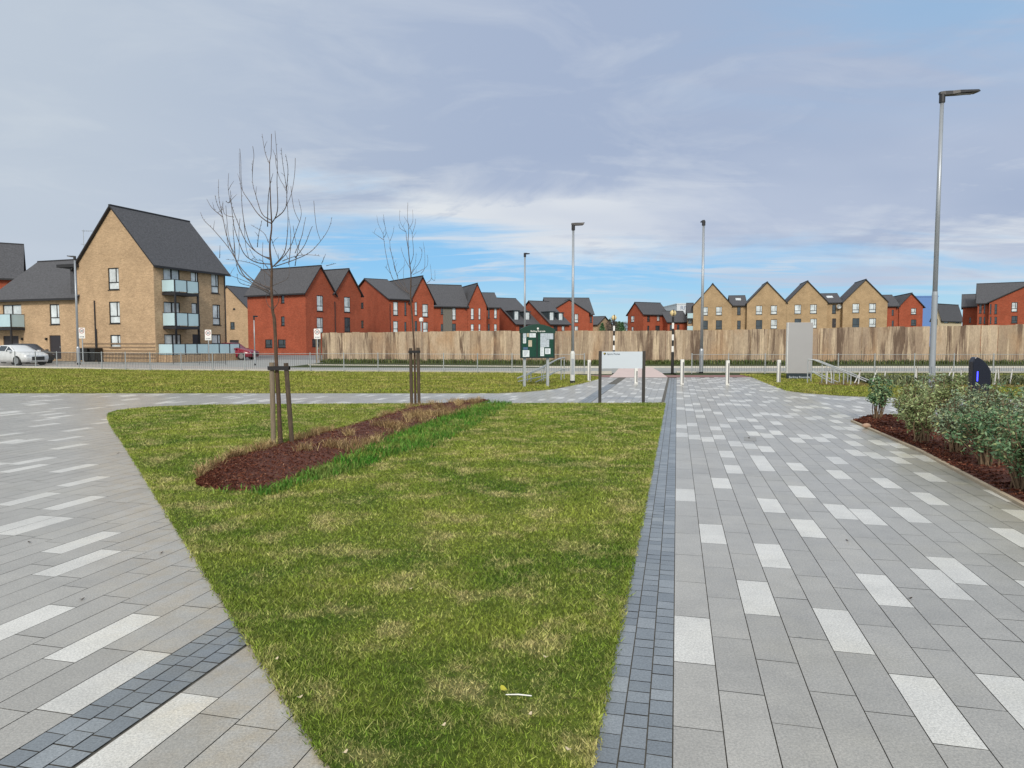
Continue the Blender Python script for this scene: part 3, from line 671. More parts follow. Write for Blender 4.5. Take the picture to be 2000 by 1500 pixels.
        if flat:
            r = MB(); r.box(x0-.1, y0-.1, he+.002, x0+W_+.1, y0+L_+.1, he+.3); r.build('roof', M_OFFW if m == M_OFFW else m, s.root); return
        r = MB(); t = .16
        if ridge == 'y': Wd, Ln = W_, L_
        else: Wd, Ln = L_, W_
        sl = (ha-he)/(Wd/2)
        def Q(c, l, z): return (x0+c, y0+l, z) if ridge == 'y' else (x0+l, y0+c, z)
        eo = .25
        for sgn in (0, 1):
            def C(c): return c if sgn == 0 else Wd-c
            c0, zc0 = -ov, he-ov*sl+.01; c1, zc1 = Wd/2, ha+.01
            for mi, pts in ((0, [(c0, zc0+t), (c1, zc1+t)]),):
                a = [Q(C(c0), -eo, zc0+t), Q(C(c0), Ln+eo, zc0+t), Q(C(c1), Ln+eo, zc1+t), Q(C(c1), -eo, zc1+t)]; r.quad(a, 0)
            r.quad([Q(C(c0), -eo, zc0), Q(C(c0), Ln+eo, zc0), Q(C(c1), Ln+eo, zc1), Q(C(c1), -eo, zc1)], 1)
            for e in (-eo, Ln+eo): r.quad([Q(C(c0), e, zc0), Q(C(c1), e, zc1), Q(C(c1), e, zc1+t), Q(C(c0), e, zc0+t)], 1)
            r.quad([Q(C(c0), -eo, zc0), Q(C(c0), Ln+eo, zc0), Q(C(c0), Ln+eo, zc0+t), Q(C(c0), -eo, zc0+t)], 1)
            # gutter
            g0, g1 = sorted((C(c0)-.09 if sgn == 0 else C(c0)-.03, C(c0)+.03 if sgn == 0 else C(c0)+.09))
            pA, pB = Q(g0, -eo+.03, zc0-.02), Q(g1, Ln+eo-.03, zc0+.09); r.box(min(pA[0], pB[0]), min(pA[1], pB[1]), pA[2], max(pA[0], pB[0]), max(pA[1], pB[1]), pB[2], 1)
        pA, pB = Q(Wd/2-.10, -eo+.004, ha+t-.06), Q(Wd/2+.10, Ln+eo-.004, ha+t+.05); r.box(min(pA[0], pB[0]), min(pA[1], pB[1]), pA[2], max(pA[0], pB[0]), max(pA[1], pB[1]), pB[2], 1)
        r.build('roof', [roofm, M_ROOFD], s.root)
    def pipe(s, x, y, z1, name='downpipe'):
        mb = MB(); mb.tube([(x, y, .05), (x, y, z1)], .05, 6); mb.build(name, M_ROOFD, s.root)
    def balcony(s, O, D, N, a0, a1, zf, zt, depth, poles=True, npan=2, slab=True):
        def P(a, n, z): return (O[0]+D[0]*a+N[0]*n, O[1]+D[1]*a+N[1]*n, z)
        M = Matrix(((D[0], N[0], 0, O[0]), (D[1], N[1], 0, O[1]), (0, 0, 1, 0), (0, 0, 0, 1)))
        fr = MB()
        if slab: fr.box(a0, .01, zf-.22, a1, depth, zf, M=M)
        post = [a0+(a1-a0)*i/npan for i in range(npan+1)]
        for a in post: fr.box(a-.035, depth-.07, zf+.001, a+.035, depth, zt+.04, M=M)
        fr.box(a0+.036, depth-.06, zt+.041, a1-.036, depth-.01, zt+.08, M=M)
        for a in (a0, a1):
            fr.box(a-.03, .02, zt+.041, a+.03, depth-.071, zt+.08, M=M)
        b = fr.build('balcony', M_ROOFD, s.root)
        for i in range(npan):
            p = MB(); p.box(post[i]+.045, depth-.045, zf+.06, post[i+1]-.045, depth-.025, zt+.03, M=M); p.build('glass_panel', M_BALC, b)
        for a in (a0, a1):
            p = MB(); p.box(a-.01, .05, zf+.06, a+.01, depth-.08, zt+.03, M=M); p.build('glass_panel', M_BALC, b)
        if poles:
            for a in (a0+.05, a1-.05):
                p = MB(); p.box(a-.06, depth-.13, 0, a+.06, depth-.01, zf-.221, M=M); p.build('balcony_post', M_ROOFD, b)

# --- large buff block of flats on the left
P1 = pt(304, 54); psi = -20
t_ = Bld('tmp', 't', 't', P1, psi); wA = -t_.xu(155); bpy.data.objects.remove(t_.root)
P0 = (P1[0]-wA*math.cos(R(psi)), P1[1]-wA*math.sin(R(psi)))
A = Bld('apartment_building', 'three storey buff brick flats with a tall steep gable and glass balconies', 'building', P0, psi)
LA = A.yu(443, wA, 0)
heA = A.z(513, wA, 0); haA = A.z(405, wA/2, 0)
wdw = dict(front=[(212, 523, 233, 566, 'w'), (214, 589, 235, 632, 'w'), (216, 654, 236, 679, 'w')],
           right=[(320, 524, 352, 572, 'slide'), (373, 531, 388, 569, 'w'), (413, 533, 428, 573, 'w'), (321, 590, 353, 638, 'slide'), (375, 592, 390, 634, 'w'), (416, 595, 431, 635, 'w'),
                  (322, 653, 355, 696, 'slide'), (377, 653, 393, 695, 'door'), (414, 653, 432, 680, 'w')])
A.block(0, 0, wA, LA, heA, haA, 'y', M_TAN, wdw, ov=.35)
O, D, N, ln = A.face('right', (0, 0, wA, LA))
s0, _ = A.onface(O, D, 317, 600); 
def u_out(B, O, D, N, depth, u):     # along distance of a point 'depth' out from the wall seen at column u
    Pw = B.w(O[0]+N[0]*depth, O[1]+N[1]*depth); dw = (D[0]*B.ex[0]+D[1]*B.ey[0], D[0]*B.ex[1]+D[1]*B.ey[1]); return solve_u(Pw, dw, u)
dep = 1.35; s1 = u_out(A, O, D, N, dep, 391)
for vf, vt in ((570, 547), (637, 612)):
    pm = A.w(wA+dep, s0); zf, zt = hz(vf, pm[1]), hz(vt, pm[1]); A.balcony(O, D, N, s0, s1, zf, zt, dep, True, 2)
pg = A.w(wA+1.5, 2); zt = hz(673, pg[1]); zf = hz(693, pg[1])
A.balcony(O, D, N, .25, LA-.1, zf, zt, 1.5, False, 6, slab=False)
mb = MB(); mb.box(wA+.002, .25, -.05, wA+1.5, LA-.1, zf-.001); mb.build('terrace_base', M_TAN, A.root)
mb = MB()
for k in range(5):
    zz = .25+k*.28; mb.box(.3, -.025, zz, wA-.05, -.002, zz+.10)
mb.build('plinth_course', mat('dark_buff_course', (.24, .17, .11), .9, var=.15), A.root)
A.pipe(wA+.06, LA-.15, heA-.2); A.pipe(1.9, -.06, 4.9); A.pipe(2.0, -.06, 2.6, 'vent_pipe')
# --- two storey wing
B = Bld('apartment_building', 'two storey buff brick wing with a low slate roof at the far left', 'building', (P0[0], P0[1]), psi)
wB = -B.xu(-14)
B.P = B.w(-wB, 0); B.root.location = (B.P[0], B.P[1], 0)
heB = B.z(582, wB*.5, 0); LB = 9.; haB = B.z(509, wB*.6, LB/2)
B.block(0, 0, wB-.01, LB, heB, haB, 'x', M_TAN, dict(front=[(7, 595, 43, 636, 'slide'), (98, 594, 117, 634, 'w'), (8, 656, 38, 700, 'door'), (98, 655, 120, 701, 'door')]), ov=.35)
O, D, N, ln = B.face('front', (0, 0, wB, LB))
sb, zf = B.onface(O, D, 49, 640); _, zt = B.onface(O, D, 30, 616); B.balcony(O, D, N, sb-3.6, sb, zf, zt, 1.2, True, 2)
mb = MB()
for uu in (45, 92):
    a, zz = B.onface(O, D, uu, 662); mb.box(a-.06, -.16, zz-.1, a+.06, -.002, zz+.1)
mb.build('wall_lamp', M_BLACK, B.root)
mb = MB(); a0, _ = B.onface(O, D, 112, 520); a1, _ = B.onface(O, D, 149, 520); a0, _ = B.onface(O, D, 135, 520); mb.box(a0, .05, heB-.2, wB-.02, 2.6, B.z(519, wB, 0)); mb.build('stair_wall', M_ROOF, B.root); mb = MB(); a0, _ = B.onface(O, D, 118, 520); mb.box(a0, -.35, B.z(522, wB, 0), wB+.3, 1.2, B.z(516, wB, 0)); mb.build('eaves_return', M_ROOFD, B.root)
ae = thing('tv_aerial', 'thin television aerial standing on the low roof beside the steep gable', 'aerial', (*B.w(wB-.6, 1.2), B.z(528, wB, 1)))
mb = MB(); zt = 3.4; mb.tube([(0, 0, 0), (0, 0, zt)], .02, 6); mb.build('mast', M_GALV, ae)
mb = MB(); mb.tube([(-.1, 0, zt-.1), (1.0, 0, zt-.14)], .015, 5)
for k in range(6): mb.tube([(k*.17, -.22, zt-.11), (k*.17, .22, zt-.11)], .008, 4)
mb.tube([(-.25, 0, zt-1.2), (.25, 0, zt-1.2)], .015, 4); mb.build('antenna', M_GALV, ae)
# --- far left red house
C_ = Bld('red_brick_house', 'dark roofed red brick house peeping over the low wing at the far left edge', 'house', pt(46, 70), 33)
wC = 14.; C_.P = C_.w(-wC, 0); C_.root.location = (C_.P[0], C_.P[1], 0)
C_.block(0, 0, wC, 8, C_.z(543, wC, 0), C_.z(480, wC, 4), 'x', M_RED)
# --- small buff house behind the flats
D_ = Bld('buff_brick_house', 'small buff gabled house between the flats and the nearest red house', 'house', pt(409, 112), -20)
wD = D_.xu(485); D_.block(0, 0, wD, 9, D_.z(601, wD, 0), D_.z(560, wD/2, 0), 'y', M_TAN, dict(front=[(455, 592, 459.5, 605, 'wd'), (450, 629, 458.5, 643, 'wd'), (449, 664, 467, 690, 'door')]))
# --- red brick houses, near to far
E1 = Bld('red_brick_house', 'nearest red brick house, long sided, right of the small buff house', 'house', pt(598, 83), 61)
w1 = E1.xu(655); L1 = E1.yu(485)
E1.block(0, 0, w1, L1, E1.z(569, 0, 0), E1.z(521, w1/2, 0), 'y', M_RED, dict(front=[(619, 577, 631.5, 608, 'w'), (619, 620, 631.5, 650, 'w'), (610, 662, 624, 677, 'wd')], left=[(549, 575, 555.5, 592, 'wd'), (549, 618, 556, 636, 'wd'), (543, 663, 558, 679, 'wd'), (518, 663, 532, 679, 'wd')]))
E1.pipe(w1-.05, -.07, 6.6)
E2 = Bld('red_brick_house', 'red brick gabled house joined to the right of the nearest red house', 'house', E1.w(w1+.01, 0), 61)
w2 = E2.xu(706); E2.block(0, 0, w2, L1, E2.z(575, w2, 0), E2.z(527, w2/2, 0), 'y', M_RED, dict(front=[(672.5, 580, 684.5, 610, 'w'), (673, 620, 684.5, 648, 'wd')]))
E3 = Bld('red_brick_house', 'red brick house with a blank end wall behind the farther young tree', 'house', pt(761, 96), 35)
sm = E3.yu(699); w3 = E3.xu(802); L3 = min(2*sm, 16)
E3.block(0, 0, w3, L3, E3.z(584, 0, 0), E3.z(546, 0, L3/2), 'x', M_RED, dict(front=[(768, 589, 777.5, 616, 'w'), (790, 590, 794, 616, 'wd'), (768, 627, 777.5, 650, 'w'), (790, 629, 794, 650, 'wd')], left=[(704.5, 591, 710, 602, 'wd'), (704.5, 626, 710, 640, 'wd')]))
w3b = E3.xu(847)-w3
E3.block(w3+.01, -.08, w3b, L3, E3.z(588, w3+w3b, 0), E3.z(541, w3+w3b/2, 0), 'y', M_RED, dict(front=[(810, 590, 815, 616, 'w'), (825, 594, 836, 619, 'w'), (810, 627, 815, 650, 'wd'), (826, 629, 836, 650, 'w')]))
E3.pipe(.08, -.07, 6.8)
E4 = Bld('red_brick_house', 'red brick house with a grey clad panel, right of the farther young tree', 'house', pt(846, 112), 20)
w4 = E4.xu(913); w4b = E4.xu(950)-w4; L4 = 8.5
c0 = E4.xu(865.5); c1 = E4.xu(883)
E4.block(0, 0, w4, L4, E4.z(597, 0, 0), E4.z(557, 0, L4/2), 'x', M_RED, dict(front=[(861, 602, 865.4, 614, 'wd'), (883.2, 601, 890.5, 625, 'w'), (861, 633, 865.4, 648, 'wd'), (883.2, 632, 890.5, 648, 'wd')]), clad=(c0, c1))
E4.block(w4+.01, -.08, w4b, L4, E4.z(598, w4+w4b, 0), E4.z(555, w4+w4b/2, 0), 'y', M_RED, dict(front=[(919.5, 602, 925.5, 624, 'w'), (934.7, 602, 938.5, 624, 'w'), (919.5, 633, 925.5, 648, 'w'), (934.7, 633, 938.5, 648, 'w')]))
E5 = Bld('red_brick_house', 'small red brick house between the grey clad house and the dormer houses', 'house', pt(951, 118), 15)
w5 = E5.xu(976); E5.block(0, .2, w5, 9, E5.z(600, 0, 0), E5.z(573, 0, 4.5), 'x', M_RED, dict(front=[(953, 602, 956.5, 622, 'wd'), (965, 602, 970.5, 622, 'w'), (953, 633, 956.5, 648, 'wd'), (965, 633, 970.5, 648, 'w')]))
def dormer(Bd, L_, he, ha, uc, w_, vt, vb):
    x = Bd.xu(uc); sl = (ha-he)/(L_/2); zb = Bd.z(vb, x, .6); zt = Bd.z(vt, x, .6); y0 = max(.15, (zb-he)/sl-.1)
    mb = MB(); mb.box(x-w_/2, y0, zb-.3, x+w_/2, (zt-he)/sl+.3, zt); mb.box(x-w_/2-.1, y0-.15, zt+.002, x+w_/2+.1, (zt-he)/sl+.35, zt+.12)
    d = mb.build('dormer', mat('dormer_cladding', (.03, .045, .055), .6), Bd.root)
    mb = MB(); mb.box(x-w_*.28, y0-.03, zb+.05, x+w_*.28, y0-.004, zt-.12); mb.build('dormer_window', M_GLASS, d)
for u0, Y0, um, u1, ve, vr, lab, dm in ((1008, 122, 963, 1052, 633, 583, 'red dormer house behind the left side of the green notice board', ((1015, 607, 625), (1037, 609, 625))),
                                       (1075, 122, 1034, 1112, 633, 589, 'red dormer house behind the right side of the green notice board', ((1083, 609, 626), (1101, 611, 626)))):
    Bd = Bld('red_brick_house', lab, 'house', pt(u0, Y0), 30); sm = Bd.yu(um); L_ = 2*sm; wd = Bd.xu(u1); he, ha = Bd.z(ve, 0, 0), Bd.z(vr, 0, sm)
    Bd.block(0, 0, wd, L_, he, ha, 'x', M_RED, dict(front=[(u0+6, 636, u0+14, 660, 'door'), (u0+22, 636, u0+28, 646, 'w')]))
    for uc, vt, vb in dm: dormer(Bd, L_, he, ha, uc, 1.3, vt, vb)
E8 = Bld('red_brick_house', 'tall red brick house with a broad shallow gable behind a street lamp', 'house', pt(1072, 133), 6)
w8 = E8.xu(1160); E8.block(0, .9, w8, 9.5, E8.z(613, w8, 0), E8.z(583, w8, 5), 'x', M_RED, dict(front=[(1152, 618, 1156, 630, 'wd')]))
w8b = E8.xu(1150); E8.block(0, 0, w8b, 4, E8.z(611, w8b, 0), E8.z(586, w8b/2, 0), 'y', M_RED, dict(front=[(1122, 613, 1129.5, 630, 'w'), (1122, 637, 1129.5, 650, 'w')]))
E9 = Bld('buff_brick_house', 'tiny distant buff gable just left of the gap with bare trees', 'house', pt(1161, 150), -38)
w9 = E9.xu(1166.5); E9.block(-3, 0, w9+3, 6, E9.z(634, w9, 0), E9.z(619, w9, 3), 'x', M_TAN)
# --- centre
G1 = Bld('red_brick_house', 'lone red brick house right of the gap with distant trees', 'house', pt(1256, 138), 27)
sm = G1.yu(1240.5); wg = G1.xu(1303)
G1.block(0, 0, wg, 2*sm, G1.z(613, 0, 0), G1.z(591.5, 0, sm), 'x', M_RED, dict(front=[(1264, 617, 1269, 628, 'wd'), (1283, 615, 1288.5, 627, 'w'), (1264, 636, 1268, 650, 'wd'), (1280, 636, 1288.5, 650, 'wd')], left=[(1232, 617, 1238.5, 629, 'w'), (1233, 638, 1237.5, 648, 'w')]))
G2 = Bld('red_brick_house', 'low red brick link house between the lone red house and the buff terrace', 'house', pt(1303, 137), 4)
wg = G2.xu(1343); G2.block(.05, 0, wg, 8, G2.z(629, 0, 0), G2.z(609, 0, 4), 'x', M_RED, dict(front=[(1308, 634, 1313, 645, 'wd'), (1322, 634, 1327, 645, 'wd')]))
# --- buff terrace
TP = pt(1353, 133); TPSI = -13
T = Bld('terraced_house', 'buff gabled house at the left end of the terrace, behind a tall lamp', 'house', TP, TPSI, 'buff terrace houses')
def gable(Bd, u0, u1, ve, va, wins, L_=7.5, m=M_TANT, y0=0):
    x0 = Bd.xu(u0); w_ = Bd.xu(u1)-x0; Bd.block(x0, y0, w_, L_, Bd.z(ve, x0+w_/2, 0), Bd.z(va, x0+w_/2, 0), 'y', m, dict(front=wins), ov=.12); return x0, w_
def link(Bd, u0, u1, ve, vr, wins, y0=1.2, L_=9):
    x0 = Bd.xu(u0)+.02; w_ = Bd.xu(u1)-.04-x0; he, ha = Bd.z(ve, x0, y0), Bd.z(vr, x0, y0+L_/2); Bd.block(x0, y0, w_, L_, he, ha, 'x', M_TANT, dict(front=wins)); return x0, w_, he, ha, y0, L_
gable(T, 1353, 1428, 596.5, 555, [(1371.5, 599.5, 1382.5, 616, 'w'), (1398, 599, 1410, 615.5, 'w'), (1371.5, 626, 1382.5, 643, 'wd'), (1398, 625.5, 1410, 643, 'wd')])
lk = link(T, 1428, 1457.5, 597, 579, [(1439.5, 599, 1446.5, 615, 'wd'), (1439.5, 626, 1446.5, 643, 'wd')])
def rooflight(Bd, lk, u0, u1):
    x0, w_, he, ha, y0, L_ = lk; sl = (ha-he)/(L_/2); a, b = Bd.xu(u0), Bd.xu(u1); c0, c1 = L_*.22, L_*.34
    mb = MB(); mb.quad([(a, y0+c0, he+c0*sl+.22), (b, y0+c0, he+c0*sl+.22), (b, y0+c1, he+c1*sl+.22), (a, y0+c1, he+c1*sl+.22)]); mb.build('roof_window', M_GLASS, Bd.root)
rooflight(T, lk, 1438.5, 1449)
x0 = T.xu(1342.5); T.block(x0, 1.0, T.xu(1353)-x0-.02, 9, T.z(612, 0, 0), T.z(593, 0, 5), 'x', M_TAN, dict(front=[(1344, 613, 1351, 632, 'slide'), (1344, 637, 1351, 650, 'slide')]))
for vf, vt in ((622, 612), (646, 637)):
    O, D, N, ln = T.face('front', (x0, 1.0, 1.4, 9)); T.balcony(O, D, N, -.1, 1.1, T.z(vf, 0, 0), T.z(vt, 0, 0), .9, False, 1)
T2 = Bld('terraced_house', 'second buff gabled house of the terrace, right of the first rooflight', 'house', TP, TPSI, 'buff terrace houses')
gable(T2, 1457.7, 1535, 592, 552, [(1476, 597, 1488.5, 614.5, 'w'), (1505, 596.5, 1517.5, 614, 'w'), (1476, 625, 1488.5, 643, 'wd'), (1505, 624, 1517.5, 642, 'w')])
T3 = Bld('terraced_house', 'third buff gable of the terrace, directly above the tall grey sign slab', 'house', TP, TPSI, 'buff terrace houses')
gable(T3, 1535.2, 1614, 590.5, 550, [(1551.5, 595, 1564.5, 613, 'w'), (1582, 594.5, 1595, 612.5, 'w'), (1551.5, 622.5, 1564.5, 641, 'wd'), (1582, 622.5, 1595, 641, 'w')])
lk = link(T3, 1614, 1644.3, 591.5, 575, [(1625, 595, 1632.5, 612.5, 'wd'), (1625, 622, 1632.5, 640, 'door')])
rooflight(T3, lk, 1620.5, 1633)
T4 = Bld('terraced_house', 'fourth and largest buff gable at the right end of the terrace, beside a red house', 'house', TP, TPSI, 'buff terrace houses')
gable(T4, 1644.5, 1731, 590, 547, [(1664.5, 593, 1678, 611, 'w'), (1697, 592.5, 1710.5, 610.5, 'w'), (1664.5, 621.5, 1678, 640, 'wd'), (1697, 621.5, 1710.5, 639, 'w')])
# --- right hand group
K1 = Bld('red_brick_house', 'red brick gabled house joined to the right end of the buff terrace', 'house', T.w(T.xu(1731)+.02, .4), TPSI)
wk = K1.xu(1753); K1.block(0, 0, wk, 10, K1.z(598, 0, 0), K1.z(578, 0, 5), 'x', M_RED, dict(front=[(1741.5, 605, 1745.5, 616, 'wd'), (1741.5, 626, 1745.5, 637, 'wd')]))
x2 = K1.xu(1753); wk2 = K1.xu(1799)-x2; K1.block(x2+.01, -.3, wk2, 10, K1.z(598.5, x2, 0), K1.z(574, x2+wk2/2, 0), 'y', M_RED, dict(front=[(1779, 602, 1789.5, 614, 'w'), (1779, 624, 1789.5, 636, 'wd')]))
K2 = Bld('warehouse', 'plain blue clad flat roofed building behind the right lamp column', 'building', pt(1786, 185), -5)
K2.block(0, 0, K2.xu(1829), 20, K2.z(580, 0, 0), 0, 'y', M_BLUE, flat=True)
K3 = Bld('cottage', 'small cream rendered house with a dark roof just right of the right lamp column', 'house', pt(1836, 145), 33)
sm = K3.yu(1827); K3.block(0, 0, K3.xu(1877), 2*sm, K3.z(620, 0, 0), K3.z(594.5, 0, sm), 'x', M_CREAM, dict(front=[(1844, 621, 1852, 631, 'w'), (1866, 621, 1873, 631, 'wd')], left=[(1829, 623, 1831, 633, 'wd')]))
K4 = Bld('red_brick_house', 'low red brick wing between the cream house and the far right house', 'house', pt(1878, 118), -33)
wk = K4.xu(1925); K4.block(0, 0, wk, 8, K4.z(599, 0, 0), K4.z(577, 0, 4), 'x', M_RED, dict(front=[(1893, 620, 1896, 630, 'wd')]))
K5 = Bld('red_brick_house', 'large red brick house with a broad gable at the far right edge', 'house', pt(1907, 112), -33)
wk = K5.xu(2085); K5.block(0, 1.0, wk, 8, K5.z(591, 0, 0), K5.z(556, 0, 5), 'x', M_RED, dict(front=[(1912, 594.5, 1917, 612, 'wd'), (1921, 595, 1924, 612, 'wd'), (1912, 619, 1917, 632, 'wd'), (1921, 619, 1924, 632, 'wd')]))
x2 = K5.xu(1929); wk2 = K5.xu(2085)-x2; K5.block(x2, 0, wk2, 6, K5.z(591, x2, 0), K5.z(556.5, x2+wk2/2, 0), 'y', M_RED, dict(front=[(1933, 594, 1936, 613, 'wd'), (1942, 594, 1947, 613, 'wd'), (1975, 590, 1987, 609, 'w'), (1933, 619, 1936, 632, 'wd'), (1942, 619, 1947, 632, 'wd'), (1975, 617, 1987, 631, 'wd')]))
# sat dish
sd = thing('satellite_dish', 'small round satellite dish on the buff link wall left of the fourth gable', 'satellite dish', (*T.w(T.xu(1637.5), .9), T.z(599, T.xu(1637), 1)))
mb = MB(); mb.lathe([(.02, 0), (.3, .03), (.42, .10), (.40, .11), (.02, .03)], n=14)
for i, q in enumerate(mb.v): mb.v[i] = (q[0], -q[2]-.25, q[1])
mb.build('dish', M_GALV, sd); mb = MB(); mb.tube([(0, .25, -.1), (0, -.25, 0)], .03, 6); mb.build('bracket', M_GALV, sd)
# flat shop building with letters
def text_mesh(name, body, size, m, parent, loc, rot=(R(90), 0, 0), align='LEFT', ext=.005, bold=0):
    cu = bpy.data.curves.new(name, 'FONT'); cu.body = body; cu.size = size; cu.extrude = ext; cu.align_x = align; cu.offset = bold
    o = bpy.data.objects.new(name+'_c', cu); COL.objects.link(o); bpy.context.view_layer.update()
    me = bpy.data.meshes.new_from_object(o.evaluated_get(bpy.context.evaluated_depsgraph_get())); bpy.data.objects.remove(o)
    me.materials.clear(); me.materials.append(m); p = bpy.data.objects.new(name, me); COL.objects.link(p); p.parent = parent; p.location = loc; p.rotation_euler = rot; return p
S_ = Bld('shop_building', 'pale flat roofed building with large blue letters, half hidden behind the buff terrace', 'building', pt(1321, 215), 0)
S_.block(0, 0, S_.xu(1378), 20, S_.z(594.5, 0, 0), 0, 'y', M_OFFW, flat=True)
text_mesh('letters', 'RIVERSIDE', 1.75, mat('blue_letters', (.16, .22, .36), .5), S_.root, (S_.xu(1327.5), -.03, S_.z(605, 0, 0)), ext=.02)

# ------------------------------------------------------------------ hoarding
hp = [(629, 52.5, 2.27), (950, 50.0, 2.36), (1250, 49.0, 2.36), (1500, 49.0, 2.47), (2080, 49.5, 2.88)]
hs = thing('hoarding', 'long stained plywood hoarding running across the far side of the road', 'fence', (*pt(629, 52.5), 0))
def mat_ply():
    m = bpy.data.materials.new('stained_plywood'); m.use_nodes = True; nt = m.node_tree; b = nt.nodes['Principled BSDF']; L = nt.links.new; b.inputs['Roughness'].default_value = .9; b.inputs['Specular IOR Level'].default_value = .2
    geo = nd(nt, 'ShaderNodeNewGeometry'); oi = nd(nt, 'ShaderNodeObjectInfo')
    def noise(sc, s, d, r, off):
        mp = nd(nt, 'ShaderNodeMapping'); mp.inputs['Scale'].default_value = sc; mp.inputs['Location'].default_value = off; L(geo.outputs['Position'], mp.inputs[0])
        n = nd(nt, 'ShaderNodeTexNoise'); n.inputs['Scale'].default_value = s; n.inputs['Detail'].default_value = d; n.inputs['Roughness'].default_value = r; n.inputs['Distortion'].default_value = .3; L(mp.outputs[0], n.inputs['Vector']); return n.outputs['Fac']
    def mr(x, a, b_):
        n = nd(nt, 'ShaderNodeMapRange', interpolation_type='SMOOTHSTEP'); L(x, n.inputs[0]); n.inputs[1].default_value = a; n.inputs[2].default_value = b_; return n.outputs[0]
    def mx(f, c1, c2, bt='MIX'):
        n = nd(nt, 'ShaderNodeMix', data_type='RGBA', blend_type=bt); L(f, n.inputs[0])
        for i, c in ((6, c1), (7, c2)):
            if hasattr(c, 'links'): L(c, n.inputs[i])
            else: n.inputs[i].default_value = (*c, 1)
        return n.outputs[2]
    c = mx(oi.outputs['Random'], (.34, .26, .185), (.50, .40, .295))
    c = mx(mr(noise((1, 1, .22), .8, 5, .6, (0, 0, 3)), .45, .60), c, (.33, .25, .185))
    c = mx(mr(noise((1, 1, .10), 1.7, 7, .65, (5, 0, 0)), .485, .60), c, (.15, .105, .078))
    c = mx(mr(noise((1, 1, .06), 4.5, 5, .6, (9, 2, 0)), .53, .64), c, (.56, .45, .32))
    c = mx(mr(noise((1, 1, .5), .35, 4, .6, (2, 8, 0)), .45, .7), c, (.43, .29, .18))
    v = nd(nt, 'ShaderNodeVectorMath', operation='SCALE'); L(c, v.inputs[0])
    n = nd(nt, 'ShaderNodeMapRange'); L(noise((1, 1, .4), 14, 4, .7, (1, 1, 1)), n.inputs[0]); n.inputs[1].default_value = .3; n.inputs[2].default_value = .7; n.inputs[3].default_value = .8; n.inputs[4].default_value = 1.2; L(n.outputs[0], v.inputs['Scale'])
    L(v.outputs[0], b.inputs['Base Color']); return m
M_PLY = mat_ply()
rp = random.Random(3); org = Vector((*pt(629, 52.5), 0))
for (ua, Ya, ha_), (ub, Yb, hb_) in zip(hp[:-1], hp[1:]):
    pa, pb = pt(ua, Ya), pt(ub, Yb); L_ = math.hypot(pb[0]-pa[0], pb[1]-pa[1]); n = round(L_/.61)
    for i in range(n):
        t0, t1 = i/n, (i+1)/n; a = (lerp(pa[0], pb[0], t0), lerp(pa[1], pb[1], t0)); b = (lerp(pa[0], pb[0], t1), lerp(pa[1], pb[1], t1))
        hh = lerp(ha_, hb_, (t0+t1)/2)+rp.uniform(-.035, .03); off = rp.uniform(-.045, .045); ang = math.atan2(b[1]-a[1], b[0]-a[0])
        M = Matrix.Translation((a[0]-org.x, a[1]-org.y+off, 0)) @ Matrix.Rotation(ang, 4, 'Z')
        mb = MB(); mb.box(.003, 0, .10+rp.uniform(-.06, .05), L_/n-.003, .02, hh, M=M); mb.build('panel', M_PLY, hs)
mb = MB()
for (ua, Ya, ha_), (ub, Yb, hb_) in zip(hp[:-1], hp[1:]):
    pa, pb = pt(ua, Ya), pt(ub, Yb)
    for z_ in (.35, 1.2, 2.05): mb.tube([(pa[0]-org.x, pa[1]-org.y+.10, z_), (pb[0]-org.x, pb[1]-org.y+.10, z_)], .04, 4)
mb.build('rail', M_STAKEL, hs)
gp = thing('ladder_frame', 'narrow pale timber ladder like frame at the left end of the hoarding', 'frame', (*pt(620, 52.2), 0))
mb = MB(); mb.box(-.12, -.04, 0, -.02, .04, 2.15); mb.box(.14, -.04, 0, .24, .04, 2.05)
mb.build('post', M_STAKEL, gp); mb = MB()
for k in range(5): mb.box(-.02, -.03, .25+k*.4, .14, .03, .33+k*.4)
mb.build('rung', M_STAKEL, gp)
# overgrown foot of the hoarding
r_ = np.random.default_rng(77); q = []
for (ua, Ya, _), (ub, Yb, _) in zip(hp[:-1], hp[1:]):
    pa, pb = pt(ua, Ya), pt(ub, Yb); n = 1800; t = r_.random(n); q.append(np.stack([lerp(pa[0], pb[0], t), lerp(pa[1], pb[1], t)-.1-abs(r_.normal(0, .35, n))], 1))
v, f, rn = tuft_blades(np.concatenate(q), .32, .06, .03, 78, .7); tag_stuff(big_mesh('rank_grass', v, f, M_VERGE, {'rnd': rn}), 'rank dark green grass along the foot of the plywood hoarding', 'grass')

